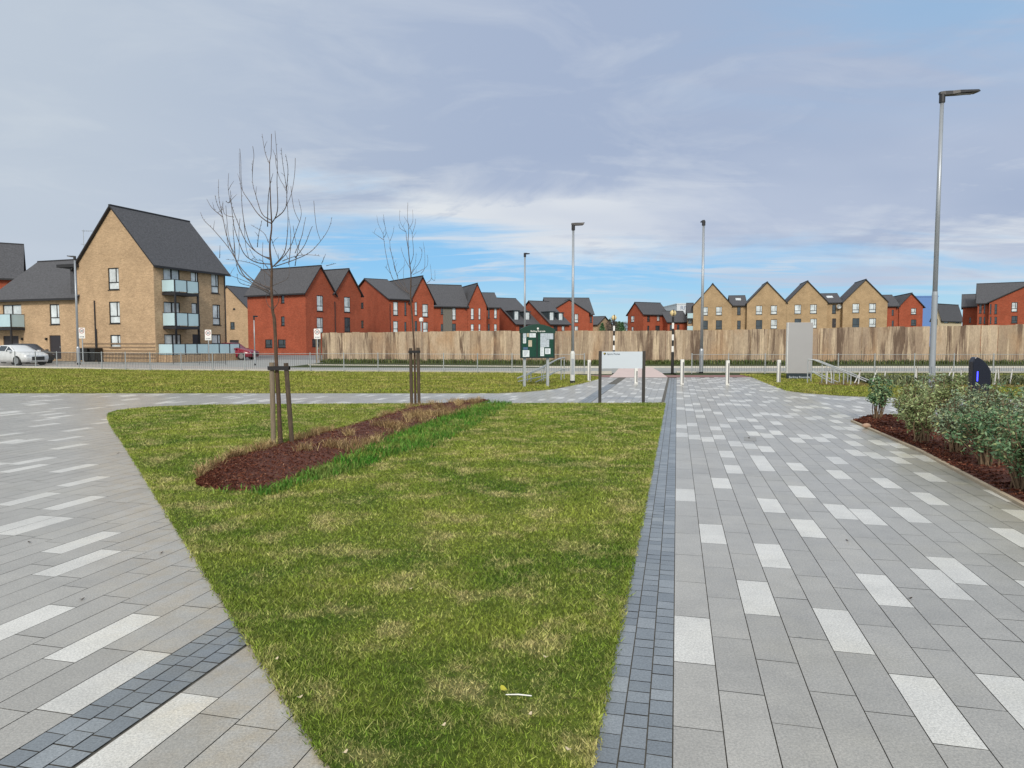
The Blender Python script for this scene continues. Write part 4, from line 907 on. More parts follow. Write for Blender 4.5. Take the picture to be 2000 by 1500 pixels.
# ------------------------------------------------------------------ guard railing
def railing(name, label, pts, sp, h, mpost, mbar, bar_sp=.12, pr=.025, br=.007, zb=0, group=None, infill=True):
    o0 = pts[0]; t = thing(name, label, 'railing', (o0[0], o0[1], 0), 0, group); rails = MB(); bars = MB(); proto = None
    for (x0, y0), (x1, y1) in zip(pts[:-1], pts[1:]):
        L_ = math.hypot(x1-x0, y1-y0); n = max(1, round(L_/sp))
        for i in range(n+1):
            if i == n and (x1, y1) != pts[-1]: continue
            px, py = lerp(x0, x1, i/n)-o0[0], lerp(y0, y1, i/n)-o0[1]
            if proto is None:
                mb = MB(); mb.tube([(0, 0, 0), (0, 0, h+.04)], pr, 8); proto = mb.build('post', mpost, t); proto.location = (px, py, 0)
            else: c = proto.copy(); COL.objects.link(c); c.parent = t; c.location = (px, py, 0)
        A_, B_ = (x0-o0[0], y0-o0[1]), (x1-o0[0], y1-o0[1])
        for z_ in (h-.02, .12): rails.tube([(*A_, z_), (*B_, z_)], .011, 6)
        if infill:
            m_ = int(L_/bar_sp)
            for i in range(m_): q_ = (i+.5)/m_; bars.tube([(lerp(A_[0], B_[0], q_), lerp(A_[1], B_[1], q_), .13), (lerp(A_[0], B_[0], q_), lerp(A_[1], B_[1], q_), h-.03)], br, 3, cap=False)
    rails.build('rail', mpost, t)
    if infill: bars.build('infill_bars', mbar, t)
    return t
M_BAR = mat('bar_steel', (.10, .11, .11), .5, .3)
railing('guard_railing', 'galvanised guard railing along the near side of the road, left of the crossing', [(-36, 44.9), (-20, 38.2), (-7, 36.1), (0, 34.6), (3.6, 34.4)], 1.9, .98, M_GALV, M_BAR)
railing('guard_railing', 'galvanised guard railing along the near side of the road, right of the crossing', [(8.9, 34.2), (18, 34.3), (30, 34.6)], 1.9, .98, M_GALV, M_BAR)
railing('bow_railing', 'low dark railing in front of the buff flats at the left', [pt(100, 51.5), pt(440, 47.5)], 2.2, .78, M_DARKM, M_DARKM, .13, .02, .012)

M_WHITEG = mat('pale_grey_paint', (.62, .63, .62), .5, var=.08)
# ------------------------------------------------------------------ lamp columns
def lamp(label, u, Y, hgt, head_dir, base_r=.084, shaft_r=.057, head_len=.8, mcol=M_LAMP, bh=1.15, group='street lamp columns', mb_=None):
    x, y = pt(u, Y); t = thing('street_lamp', label, 'street lamp', (x, y, 0), 0, group)
    mb = MB(); mb.lathe([(base_r, 0), (base_r, bh), (shaft_r+.004, bh+.09)], n=16); b = mb.build('base', mb_ or mcol, t, smooth=False); mb = MB(); mb.lathe([(base_r+.006, 0), (base_r+.006, .12)], n=16); mb.build('foot', M_DARKM, b)
    mb = MB(); mb.box(-.05, -base_r-.004, .35, .05, -base_r+.02, .95); mb.build('door', mcol, b)
    mb = MB(); mb.lathe([(shaft_r, bh+.06), (shaft_r*.78, hgt-.22)], n=14); mb.build('column', mcol, t, smooth=True)
    a = math.radians(head_dir); ca, sa = math.cos(a), math.sin(a); M = Matrix.Rotation(a, 4, 'Z')
    mb = MB(); mb.lathe([(shaft_r+.012, hgt-.26), (shaft_r+.012, hgt-.05)], n=12)
    # luminaire: tapering flat head
    st = [(-.07, .05, .035, 0), (.05, .075, .06, -.005), (.22, .09, .055, .0), (.38, .13, .045, .01), (head_len*.92, .12, .03, .03), (head_len, .05, .012, .035)]
    rings = []
    for lx, wy, tz, oz in st:
        rings.append([M @ Vector((lx, -wy, hgt-.02+oz-tz)), M @ Vector((lx, wy, hgt-.02+oz-tz)), M @ Vector((lx, wy*.9, hgt-.02+oz+tz*.6)), M @ Vector((lx, -wy*.9, hgt-.02+oz+tz*.6))])
    b0 = len(mb.v)
    for r in rings: mb.v += [tuple(p) for p in r]
    for i in range(len(rings)-1):
        for k in range(4): q = b0+i*4; mb.f.append((q+k, q+(k+1) % 4, q+4+(k+1) % 4, q+4+k)); mb.mi.append(0)
    mb.quad(rings[0][::-1]); mb.quad(rings[-1]); hd = mb.build('lamp_head', M_DARKM, t)
    mb = MB(); mb.quad([M @ Vector(p) for p in ((.3, -.07, hgt-.058), (head_len*.8, -.07, hgt-.052), (head_len*.8, .07, hgt-.052), (.3, .07, hgt-.058))]); mb.build('lens', mat('lamp_lens', (.12, .12, .13), .2), hd)
    return t
lamp('tall grey street lamp rising behind the leafy shrubs at the right', 1822.5, 18, hz(180, 18), -2, .070, .058, .92, bh=2.8)
lamp('grey street lamp with a white base between the notice board and the low white sign', 1118.5, 26.2, hz(436, 26.2), 5, .09, .055, .42, mb_=M_WHITEG)
lamp('distant grey street lamp rising behind the green notice board', 1025, 46, hz(494, 46), 60, .09, .07, .5)
lamp('tall grey street lamp in front of the first buff gable of the terrace', 1370.5, 34.5, hz(430, 34.5), 80, .10, .075, .5)
lamp('grey street lamp standing against the corner of the buff flats', 152, 48, hz(500, 48), 180, .11, .075, .5)
lamp('slim pale pole beside the red car in front of the nearest red house', 497, 46.5, hz(617, 46.5), 90, .05, .04, .2, M_GALV, .8)
x, y = pt(823, 53); fl = thing('flood_lamp', 'small white topped lamp pole rising just behind the hoarding near the second tree', 'lamp', (x, y, 0))
mb = MB(); mb.tube([(0, 0, 0), (0, 0, hz(626, 53))], .06, 8); mb.build('pole', M_GALV, fl); mb = MB(); mb.lathe([(.05, 0), (.16, .05), (.16, .28), (.05, .34)], (0, 0, hz(629, 53)), 12); mb.build('lamp_shade', M_WHITE, fl)

# ------------------------------------------------------------------ beacons, bollards
M_GLOBE = mat('amber_globe', (.72, .58, .30), .3)
def beacon(label, u, Y):
    x, y = pt(u, Y); t = thing('crossing_beacon', label, 'beacon', (x, y, 0), 0, 'zebra crossing beacons'); mb = MB(); hh = 2.9
    r = .055; mb.lathe([(.075, 0), (.075, 1.05), (r, 1.08)], n=12, mi=0); z_ = 1.0809; k = 1
    while z_ < hh-.2: mb.lathe([(r, z_), (r, min(hh, z_+.29))], n=12, mi=k % 2); z_ += .2905; k += 1
    mb.build('pole', [M_BLACK, M_WHITE], t)
    mb = MB(); prof = [(.155*math.sin(math.pi*i/10)+.001, hz(610, 34.8)*0+3.02-.155*math.cos(math.pi*i/10)) for i in range(11)]; mb.lathe(prof, n=18); mb.build('globe', M_GLOBE, t, smooth=True)
    mb = MB(); mb.tube([(0, 0, 2.85), (0, 0, 3.2)], .028, 8); mb.box(-.02, -.165, 2.86, .02, .165, 3.18); mb.build('globe_bracket', M_BLACK, t)
beacon('black and white striped beacon with an amber globe right of the crossing', 1314, 34.8)
beacon('black and white striped beacon with amber globe behind the low white sign', 1199, 41.5)
M_WHITEB = mat('bollard_white', (.68, .68, .66), .5, var=.08, vs_=4)
def bollard(label, u, vb, vt):
    x, y = g(u, vb); hh = hz(vt, y); t = thing('bollard', label, 'bollard', (x, y, 0), 0, 'white bollards')
    mb = MB(); mb.box(-.062, -.05, 0, .062, .05, hh); mb.build('post', M_WHITEB, t, bevel=.008)
    mb = MB(); mb.box(.008, -.056, .05, .046, -.0505, hh-.1); mb.build('groove', mat('bollard_groove', (.10, .10, .11), .6), t)
bollard('white bollard in the grass left of the low white sign', 1150.5, 745, 703)
bollard('white bollard seen under the low white sign', 1242, 749, 719.5)
bollard('white bollard at the far end of the dark sett band', 1332, 751, 702)
bollard('white bollard on the paving right of the dark sett band', 1420.5, 751.5, 704)
bollard('white bollard in the grass beside the tall grey sign slab', 1520.5, 748, 703)

# ------------------------------------------------------------------ signs
x0, y0 = g(1171.5, 787.5); x1, y1 = g(1256.5, 787.5); wS = x1-x0; Yq = (y0+y1)/2
sg = thing('low_sign', 'low white sign panel between two dark posts at the top of the lawn', 'sign', (x0, Yq, 0))
zt, zb = hz(687, Yq), hz(719.5, Yq)
for xx in (0, wS): mb = MB(); mb.box(xx-.038, -.03, 0, xx+.038, .03, zt+.02); mb.build('post', mat('sign_post', (.035, .032, .03), .6), sg, bevel=.006)
mb = MB(); mb.box(.040, -.02, zb, wS-.040, .01, zt+.005); pn = mb.build('panel', M_SIGNW, sg)
mb = MB(); s_ = .03; cx, cz = .115, zt-.055
mb.quad([(cx-s_, -.0225, cz+s_), (cx-s_, -.0225, cz-.005), (cx, -.0225, cz-s_*1.2), (cx+s_, -.0225, cz-.005), (cx+s_, -.0225, cz+s_)]); em = mb.build('emblem', mat('emblem_dark', (.05, .05, .02), .5), pn)
mb = MB(); mb.quad([(cx-s_, -.0245, cz+s_), (cx-s_, -.0245, cz), (cx, -.0245, cz), (cx, -.0245, cz+s_)]); mb.build('emblem_corner', mat('emblem_gold', (.45, .33, .03), .5), em)
text_mesh('lettering', 'Sports Pitches', .058, M_INK, pn, (.175, -.0225, zt-.077), ext=.001, bold=.0006)
# tall slab
x0, y0 = g(1560, 741); sl_ = thing('monolith_sign', 'tall plain grey sign slab with a dark base on the grass behind the bollards', 'sign', (x0, y0, 0), R(-4))
w_ = 47/F*y0; zt, zb = hz(630, y0), hz(729, y0)
mb = MB(); mb.box(-w_/2, -.09, zb, w_/2, .09, zt); mb.build('slab', M_MONO, sl_, bevel=.01); mb = MB(); mb.box(-w_/2+.01, -.08, -.02, w_/2-.01, .08, zb-.001); pb_ = mb.build('base', mat('sign_base', (.02, .035, .045), .4), sl_)
mb = MB(); mb.box(-w_/2-.022, -.095, zb, -w_/2-.001, .095, zt); mb.build('edge_trim', M_WHITE, sl_)
text_mesh('lettering', 'Barking Riverside', .125, M_SIGNW, pb_, (0, -.083, .06), align='CENTER', ext=.001)
# notice board
xa, ya = g(1025, 757); xb, yb = g(1069, 753); an = math.atan2(yb-ya, xb-xa); ppx = math.hypot(xb-xa, yb-ya)
an = R(12); nbr = thing('notice_board', 'green glazed notice board with pinned papers and an arched header', 'notice board', (xa, ya, 0), an)
sc_ = ya/F; L2 = 46*sc_/math.cos(an)
for xx in (0, L2): mb = MB(); mb.box(xx-.045, .03, 0, xx+.045, .12, 1.3); mb.build('post', M_GALV, nbr)
bx0, bx1 = -9*sc_/math.cos(an), 58*sc_/math.cos(an); zt, zb = hz(645, ya), hz(699.5, ya); za = hz(633, ya)
mb = MB(); mb.box(bx0, -.06, zb, bx1, .028, zt); bd = mb.build('case', M_DARKM, nbr); bd.data.materials.clear(); bd.data.materials.append(mat('case_green', (.004, .022, .018), .4))
hd = MB(); n_ = 16; front = []
for i in range(n_+1):
    t = i/n_; xx = lerp(bx0-.02, bx1+.02, t); front.append((xx, zt+.02+(za-zt-.02)*math.sin(math.pi*t)**.8))
hz0 = zt-.10
for i in range(n_):
    (xA, zA), (xB, zB) = front[i], front[i+1]
    hd.quad([(xA, -.075, hz0), (xB, -.075, hz0), (xB, -.075, zB), (xA, -.075, zA)]); hd.quad([(xA, .05, hz0), (xA, .05, zA), (xB, .05, zB), (xB, .05, hz0)]); hd.quad([(xA, -.075, zA), (xB, -.075, zB), (xB, .05, zB), (xA, .05, zA)])
hd.quad([(bx0-.02, -.075, hz0), (bx0-.02, .05, hz0), (bx1+.02, .05, hz0), (bx1+.02, -.075, hz0)]); hdo = hd.build('header', M_GREEN, nbr)
text_mesh('lettering', 'Barking Riverside', .075, M_WHITE, hdo, ((bx0+bx1)/2, -.079, zt-.055), align='CENTER', ext=.001, bold=.001)
mb = MB(); mb.lathe([(.001, 0), (.035, .001), (.035, .004), (.001, .005)], n=14)
for i, q in enumerate(mb.v): mb.v[i] = (q[0]+(bx0+bx1)/2, -.077-q[2], q[1]+zt+.06)
mb.build('emblem', M_WHITE, hdo)
bw = bx1-bx0; xm = lerp(bx0, bx1, .48)
for a, b in ((bx0+.05, xm-.03), (xm+.03, bx1-.05)):
    mb = MB(); mb.quad([(a, -.063, zb+.05), (b, -.063, zb+.05), (b, -.063, hz0-.02), (a, -.063, hz0-.02)]); mb.build('baize', M_GREENB, nbr)
def Z(v_): return hz(v_, ya)
def XX(u_): return lerp(bx0, bx1, (u_-1016)/(1083-1016))
papers = [(1020.5, 647, 1027, 660, M_PAPERG), (1028, 647, 1032, 658, M_PAPERT), (1033, 646, 1045.5, 659, M_PAPER), (1020.5, 660.5, 1026.5, 670.5, M_PAPER), (1031, 664.5, 1038, 677, M_PAPERT), (1021, 678, 1030, 683, mat('blue_paper', (.06, .12, .22), .7)), (1020, 684, 1033, 697, M_PAPER),
          (1054.5, 646, 1068, 678, M_PAPERG), (1068.3, 646, 1080, 662.5, M_PAPERG), (1066, 663, 1072, 678, M_PAPERG), (1054.5, 678.4, 1062, 695.5, M_PAPER), (1064, 680.5, 1074.5, 691.5, M_PAPER)]
for i, (u0, v0, u1, v1, m_) in enumerate(papers):
    yy = -.066-.0015*(i % 4); zz0, zz1 = Z(v1), Z(v0)
    p = thing('notice', ['narrow grey poster at the top left', 'small tan leaflet at the top left', 'square white notice at the top', 'small white leaflet at the left edge', 'narrow tan poster in the middle of the left bay', 'dark blue leaflet at the left edge', 'white notice at the bottom left', 'tall grey poster at the left of the right bay', 'grey poster at the top right', 'narrow grey sheet in the middle of the right bay', 'long white sheet at the bottom of the right bay', 'square white notice at the lower right'][i]+' of the green notice board', 'notice', (xa, ya, 0), an)
    mb = MB(); mb.box(XX(u0), yy, zz0, XX(u1), yy+.001, zz1); sh = mb.build('sheet', m_, p)
    if m_ is M_PAPER:
        mb = MB(); hh_ = zz1-zz0; rr = random.Random(i)
        for k in range(5): zk = zz1-hh_*(.15+k*.16); a_ = XX(lerp(u0, u1, .15)); b_ = XX(lerp(u0, u1, rr.uniform(.5, .88))); mb.quad([(a_, yy-.0012, zk-.006), (b_, yy-.0012, zk-.006), (b_, yy-.0012, zk+.006), (a_, yy-.0012, zk+.006)])
        mb.build('print', mat('faint_ink', (.25, .3, .36), .8), sh)
# speed zone signs
def zone(label, u, vt, vb, vg, un=None):
    x, y = g(u, vg); t = thing('speed_sign', label, 'road sign', (x, y, 0), 0, '20 zone signs'); s = y/F; w_ = 12.5*s; z0_, z1_ = hz(vb, y), hz(vt, y)
    mb = MB(); mb.tube([(0, .04, 0), (0, .04, z1_-.05)], .038, 8); mb.build('post', M_GALV, t)
    mb = MB(); mb.box(-w_/2, -.008, z0_, w_/2, 0, z1_); pl = mb.build('plate', M_WHITE, t)
    rr = w_*.40; cz = z1_-w_*.5; mb = MB()
    for k in range(24):
        a, b = 2*math.pi*k/24, 2*math.pi*(k+1)/24; mb.quad([(math.cos(a)*rr, -.011, cz+math.sin(a)*rr), (math.cos(b)*rr, -.011, cz+math.sin(b)*rr), (math.cos(b)*rr*.78, -.011, cz+math.sin(b)*rr*.78), (math.cos(a)*rr*.78, -.011, cz+math.sin(a)*rr*.78)])
    mb.build('ring', M_RINGR, pl)
    text_mesh('number', '20', w_*.46, M_INK, pl, (0, -.011, cz-w_*.16), align='CENTER', ext=.001, bold=.004); text_mesh('word', 'ZONE', w_*.26, M_INK, pl, (0, -.011, z0_+w_*.16), align='CENTER', ext=.001, bold=.002)
zone('20 zone sign beside the dark bins at the left', 162, 640, 661, 711)
zone('20 zone sign in front of the glass terrace of the buff flats', 408, 644, 664.5, 709)
zone('20 zone sign at the left end of the plywood hoarding', 620.5, 642, 662, 709)

# ------------------------------------------------------------------ ramp handrails
def handrail(label, P3, M3, posts, Y, Y2):
    P = [p3(u, v, Y+dy) for u, v, dy in P3]; o = P[0]; t = thing('handrail', label, 'handrail', (o[0], o[1], 0))
    def rel(p): return (p[0]-o[0], p[1]-o[1], p[2])
    mb = MB(); mb.tube([rel(p) for p in P], .024, 8); mb.build('top_rail', M_GALV, t)
    mb = MB(); mb.tube([rel(p3(u, v, Y+dy)) for u, v, dy in M3], .02, 8); mb.build('middle_rail', M_GALV, t)
    for u, v, dy in posts:
        a = p3(u, v, Y+dy); mb = MB(); mb.tube([rel((a[0], a[1], 0)), rel(a)], .02, 8); mb.build('post', M_GALV, t)
handrail('left of a pair of sloping handrails behind the notice board, nearer rail', [(1010, 739, 0), (1050, 721, 1), (1088, 702, 2), (1096, 700, 2.3)], [(1012, 745, 0), (1060, 735, 1), (1096, 722, 2.3)], [(1037, 727, .7), (1058, 717, 1.2), (1096, 700, 2.3)], 26, 0)
handrail('right hand and farther of the sloping handrails behind the notice board', [(1020, 737, 0), (1060, 718.5, 1), (1092, 700, 2), (1103, 698.5, 2.4)], [(1045, 747, .2), (1070, 735, 1), (1088, 724, 2), (1103, 721, 2.4)], [(1030, 732, .5), (1062, 717.5, 1.1), (1102, 699, 2.4)], 26.6, 0)
handrail('nearer of two sloping handrails right of the tall grey sign slab', [(1578, 702, 1.5), (1590, 703, 1.4), (1640, 723, .7), (1692, 745, 0)], [(1578, 726, 1.5), (1590, 728, 1.3), (1625, 748, .7)], [(1578, 702, 1.5), (1606, 709.5, 1.2), (1629, 718, .8), (1648, 727, .5), (1662, 732.5, .3)], 24.8, 0)
handrail('farther of two sloping handrails right of the tall grey sign slab', [(1584, 702, 1.5), (1598, 704, 1.4), (1655, 726, .7), (1700, 744, 0)], [(1584, 725, 1.5), (1600, 730, 1.3), (1640, 748, .7)], [(1585, 702, 1.5), (1614, 710, 1.2), (1640, 720.5, .8), (1656, 727, .5)], 25.8, 0)

# ------------------------------------------------------------------ kiosk with the blue light
x, y = pt(1916, 17); kz = hz(697, 17); ks = thing('charging_post', 'dark slant topped post with a vertical blue light behind the shrubs', 'charging post', (x, y, 0), R(-8))
w_ = 33/F*17; mb = MB()
prof = [(-w_/2, 0), (w_/2, 0), (w_/2, kz-.36), (w_*.40, kz-.27), (w_*.24, kz-.17), (w_*.02, kz-.075), (-w_*.20, kz-.015), (-w_*.33, kz), (-w_*.43, kz-.03), (-w_/2, kz-.12)]
n_ = len(prof); mb.v += [(a, -.11, b) for a, b in prof]+[(a, .11, b) for a, b in prof]; mb.f.append(tuple(range(n_))); mb.mi.append(0); mb.f.append(tuple(range(2*n_-1, n_-1, -1))); mb.mi.append(0)
for i in range(n_): j = (i+1) % n_; mb.f.append((j, i, n_+i, n_+j)); mb.mi.append(0)
mb.build('body', mat('navy_casing', (.008, .010, .022), .25), ks, bevel=.015)
mb = MB(); mb.box(-.115, -.118, hz(744, 17), -.09, -.1105, hz(725, 17)); mb.build('light_strip', mat('blue_led', (.02, .03, .9), .4, emit=((.05, .06, 1), 3.0)), ks)

# ------------------------------------------------------------------ young trees
def tree(label, Y, base_uv, trunk, branches, org, sc, r0, depth_seed, name='young_tree'):
    rr = random.Random(depth_seed); bx_, by_ = base_uv
    def px(p): return (org[0]+p[0]/sc, org[1]+p[1]/sc)
    u, v = px(trunk[0]); X0, _ = pt(bx_, Y); t = thing(name, label, 'tree', (X0, Y, 0))
    def W3(p, dy): q = p3(*px(p), Y+dy); return (q[0]-X0, q[1]-Y, q[2])
    T_ = [(0, 0, -.05)]+[W3(p, 0) for p in trunk]; rad = [r0*1.1]+[max(.004, r0*(1-.93*(i/(len(trunk)-1))**.8)) for i in range(len(trunk))]
    # smooth resample
    def smooth(P, k=4):
        P = [Vector(p) for p in P]; out = []
        for i in range(len(P)-1):
            p0, p1, p2, p3_ = P[max(0, i-1)], P[i], P[i+1], P[min(len(P)-1, i+2)]
            for j in range(k): s = j/k; out.append(.5*((2*p1)+(-p0+p2)*s+(2*p0-5*p1+4*p2-p3_)*s*s+(-p0+3*p1-3*p2+p3_)*s**3))
        return out+[P[-1]]
    mb = MB(); n = len(T_); TS = smooth(T_); mb.tube(TS, [np.interp(i/(len(TS)-1)*(n-1), range(n), rad)*rr.uniform(.92, 1.08) for i in range(len(TS))], 8); mb.build('trunk', M_BARK, t, smooth=True)
    cr = MB()
    for bi, b in enumerate(branches):
        dmax = rr.uniform(-1, 1)*.9; m_ = len(b); P = []
        for i, p in enumerate(b):
            q = i/(m_-1); dy = dmax*q**.8*(1 if m_ > 3 else .6); P.append(W3(p, dy))
        S_ = smooth(P); L_ = sum((S_[i+1]-S_[i]).length for i in range(len(S_)-1)); r1 = min(.0105, .0042+.0038*L_)
        cr.tube(S_, [lerp(r1, .0024, (i/(len(S_)-1))**.7) for i in range(len(S_))], 6)
        # buds and small spurs
        for i in range(1, len(S_)-1):
            if rr.random() < .75:
                d = Vector((rr.uniform(-1, 1), rr.uniform(-1, 1), rr.uniform(.2, 1.2))).normalized()*rr.uniform(.012, .03); cr.tube([S_[i], S_[i]+d], [.004, .0015], 4)
            if rr.random() < .035 and r0 > .033 and L_ > .9:
                q0 = S_[i]; dd = Vector((rr.uniform(-.22, .22), rr.uniform(-.25, .25), rr.uniform(.35, .75))); cr.tube(smooth([q0, q0+Vector((dd.x*.6, dd.y*.6, dd.z*.3)), q0+dd*.7+Vector((dd.x*.2, 0, 0)), q0+dd]), .0036, 5)
            if rr.random() < .07:
                d = Vector((rr.uniform(-1, 1), rr.uniform(-1, 1), rr.uniform(.6, 1.6))).normalized()*rr.uniform(.08, .2); cr.tube([S_[i], S_[i]+d*.5+Vector((0, 0, .01)), S_[i]+d], [.0035, .003, .0015], 4)
    cr.build('crown', M_TWIG, t, smooth=True); return t
B1 = [[(490, 640), (450, 620), (400, 575), (350, 500), (305, 430), (290, 360), (284, 190)], [(490, 640), (520, 590), (530, 520), (525, 380), (527, 250), (512, 50)], [(490, 620), (430, 580), (390, 460), (370, 380), (368, 240)],
      [(510, 610), (560, 570), (585, 520), (585, 420), (562, 260), (552, 160)], [(585, 430), (595, 300), (580, 200)], [(478, 260), (450, 190), (430, 70)], [(500, 915), (570, 830), (590, 720), (595, 600), (588, 480), (585, 430)],
      [(500, 915), (560, 860), (610, 790), (650, 680), (680, 580), (662, 485)], [(510, 915), (640, 870), (740, 820), (820, 730), (860, 660), (875, 600)], [(640, 860), (700, 780), (740, 680), (750, 660)], [(600, 900), (610, 800), (612, 700), (600, 600)],
      [(640, 830), (680, 730), (700, 640), (708, 600)], [(490, 900), (400, 890), (330, 850), (290, 780), (250, 650), (235, 520), (228, 430)], [(480, 870), (380, 810), (330, 700), (305, 560), (298, 440), (290, 360)],
      [(490, 1050), (400, 1020), (300, 930), (220, 800), (120, 680), (60, 620), (38, 570)], [(470, 1070), (330, 990), (260, 860), (205, 720), (180, 600), (155, 480), (153, 360)], [(180, 600), (110, 540), (78, 485)], [(175, 580), (145, 520), (130, 460)],
      [(480, 860), (420, 840), (330, 760), (270, 620), (240, 540), (215, 430), (217, 320)], [(480, 1060), (380, 1010), (290, 960), (260, 860), (250, 740), (245, 680)], [(480, 1080), (350, 1020), (250, 980), (210, 970)],
      [(490, 1040), (560, 1010), (600, 980), (605, 900)], [(485, 980), (400, 910), (300, 880), (200, 870)], [(465, 660), (468, 500), (480, 400), (500, 320)], [(400, 790), (410, 700), (430, 620)], [(490, 740), (510, 800), (540, 880)],
      [(560, 880), (640, 850), (720, 840), (800, 848)], [(495, 1190), (468, 1160), (455, 1110), (470, 1060)], [(498, 1190), (530, 1150), (535, 1100), (500, 1060)], [(480, 1090), (400, 1050), (290, 1020), (270, 960)], [(160, 860), (162, 780)], [(250, 600), (190, 580), (180, 500)], [(490, 960), (430, 880), (390, 870), (350, 800)], [(470, 760), (440, 700), (360, 650)], [(640, 910), (660, 800), (690, 700)], [(230, 500), (215, 510), (198, 498)], [(810, 895), (835, 835)], [(840, 910), (900, 895)]]
tree('taller young bare tree tied between stakes at the near end of the bark bed', 10.6, (545.5, 874), [(545, 1990), (535, 1750), (520, 1500), (516, 1400), (508, 1250), (498, 1200), (490, 1060), (490, 1000), (492, 930), (483, 850), (480, 770), (490, 680), (490, 620), (485, 520), (482, 430), (478, 260), (487, 200), (490, 70)], B1, (380, 240), 3.261, .036, 5)
B2 = [[(365, 690), (390, 650), (440, 580), (460, 500), (440, 450)], [(360, 600), (385, 520), (380, 400), (370, 320), (330, 230)], [(375, 340), (400, 260), (405, 210)], [(345, 490), (325, 370), (320, 320), (270, 230), (268, 130)], [(320, 320), (270, 290), (262, 250)],
      [(360, 860), (300, 820), (230, 760), (190, 680), (150, 520), (130, 380), (120, 330), (85, 260), (70, 180)], [(130, 370), (150, 330), (135, 240), (128, 170)], [(345, 850), (270, 760), (240, 680), (190, 480), (180, 400), (150, 320)], [(250, 700), (225, 640), (210, 560), (185, 460)], [(185, 400), (210, 330), (220, 270)], [(130, 390), (70, 350), (30, 320)], [(360, 640), (320, 570), (290, 500), (278, 450)],
      [(380, 690), (440, 660), (500, 620), (510, 560), (505, 520)], [(450, 680), (480, 640), (485, 540), (478, 450)], [(505, 760), (540, 720), (530, 600)], [(540, 720), (570, 740), (570, 650)], [(190, 680), (140, 620)], [(362, 800), (430, 770), (505, 760)], [(365, 850), (320, 800), (300, 700), (310, 560)], [(250, 680), (320, 600)], [(360, 690), (400, 600), (410, 500)], [(345, 300), (380, 230), (378, 130)], [(330, 230), (305, 190)]]
tree('slimmer young bare tree tied between stakes at the far end of the bark bed', 17.2, (810.5, 796), [(402, 1700), (398, 1500), (395, 1340), (385, 1200), (375, 1050), (362, 880), (365, 700), (355, 600), (345, 500), (340, 400), (345, 300), (335, 200), (338, 70)], B2, (720, 380), 4.412, .030, 9)
def support(label, Y, posts, belt_v, group='tree stakes'):
    X0, _ = pt(posts[0][0], Y); t = thing('tree_stakes', label, 'tree stakes', (X0, Y, 0), 0, group); pts_ = []
    for (ub, ut, vt, dy, r, m_) in posts:
        xb, yb = pt(ub, Y+dy, 790); xt, _ = pt(ut, Y+dy, vt); h = hz(vt, Y+dy); mb = MB(); mb.tube([(xb-X0, dy, 0), (lerp(xb, xt, .5)-X0, dy, h*.5), (xt-X0, dy, h)], [r*.92, r, r*.97], 10); mb.build('stake', m_, t); pts_.append((xt-X0, dy, r))
    zb_ = hz(belt_v, Y); mb = MB()
    for i in range(len(pts_)-1):
        a, b = pts_[i], pts_[i+1]; ra = .012
        for s in (-1, 1): mb.box(min(a[0], b[0])-a[2]-.006, lerp(a[1], b[1], .5)+s*(a[2]+.010)-.004, zb_-.03, max(a[0], b[0])+b[2]+.006, lerp(a[1], b[1], .5)+s*(a[2]+.010)+.004, zb_+.03)
    mb.build('belt', M_RUBBER, t)
support('round stakes and a black belt holding the nearer young tree', 10.55, [(532.5, 531, 708, .02, .040, M_STAKEL), (569, 558.5, 709, .0, .038, M_STAKE)], 719)
support('round stakes and a black belt holding the farther young tree', 17.1, [(804, 802, 680, .02, .042, M_STAKE), (818.5, 816.5, 679, 0, .042, M_STAKE)], 687)

# ------------------------------------------------------------------ shrubs at the right
def leaf_mat(name, c1, c2):
    m = bpy.data.materials.new(name); m.use_nodes = True; nt = m.node_tree; b = nt.nodes['Principled BSDF']; L = nt.links.new; b.inputs['Roughness'].default_value = .45; b.inputs['Specular IOR Level'].default_value = .4
    at = nd(nt, 'ShaderNodeAttribute', attribute_name='rnd'); mx = nd(nt, 'ShaderNodeValToRGB'); L(at.outputs['Fac'], mx.inputs[0])
    e = mx.color_ramp.elements; e[0].position = 0; e[0].color = (*c1, 1); e[1].position = .8; e[1].color = (*c2, 1); k = e.new(.97); k.color = (.40, .44, .20, 1)
    L(mx.outputs[0], b.inputs['Base Color']); return m
M_LEAFS = [leaf_mat('olive_leaf', (.12, .18, .06), (.34, .41, .19)), leaf_mat('grey_green_leaf', (.10, .17, .09), (.33, .42, .28)), leaf_mat('dark_leaf', (.045, .13, .055), (.19, .31, .16))]
M_STEM = mat('shrub_stem', (.19, .13, .08), .9)
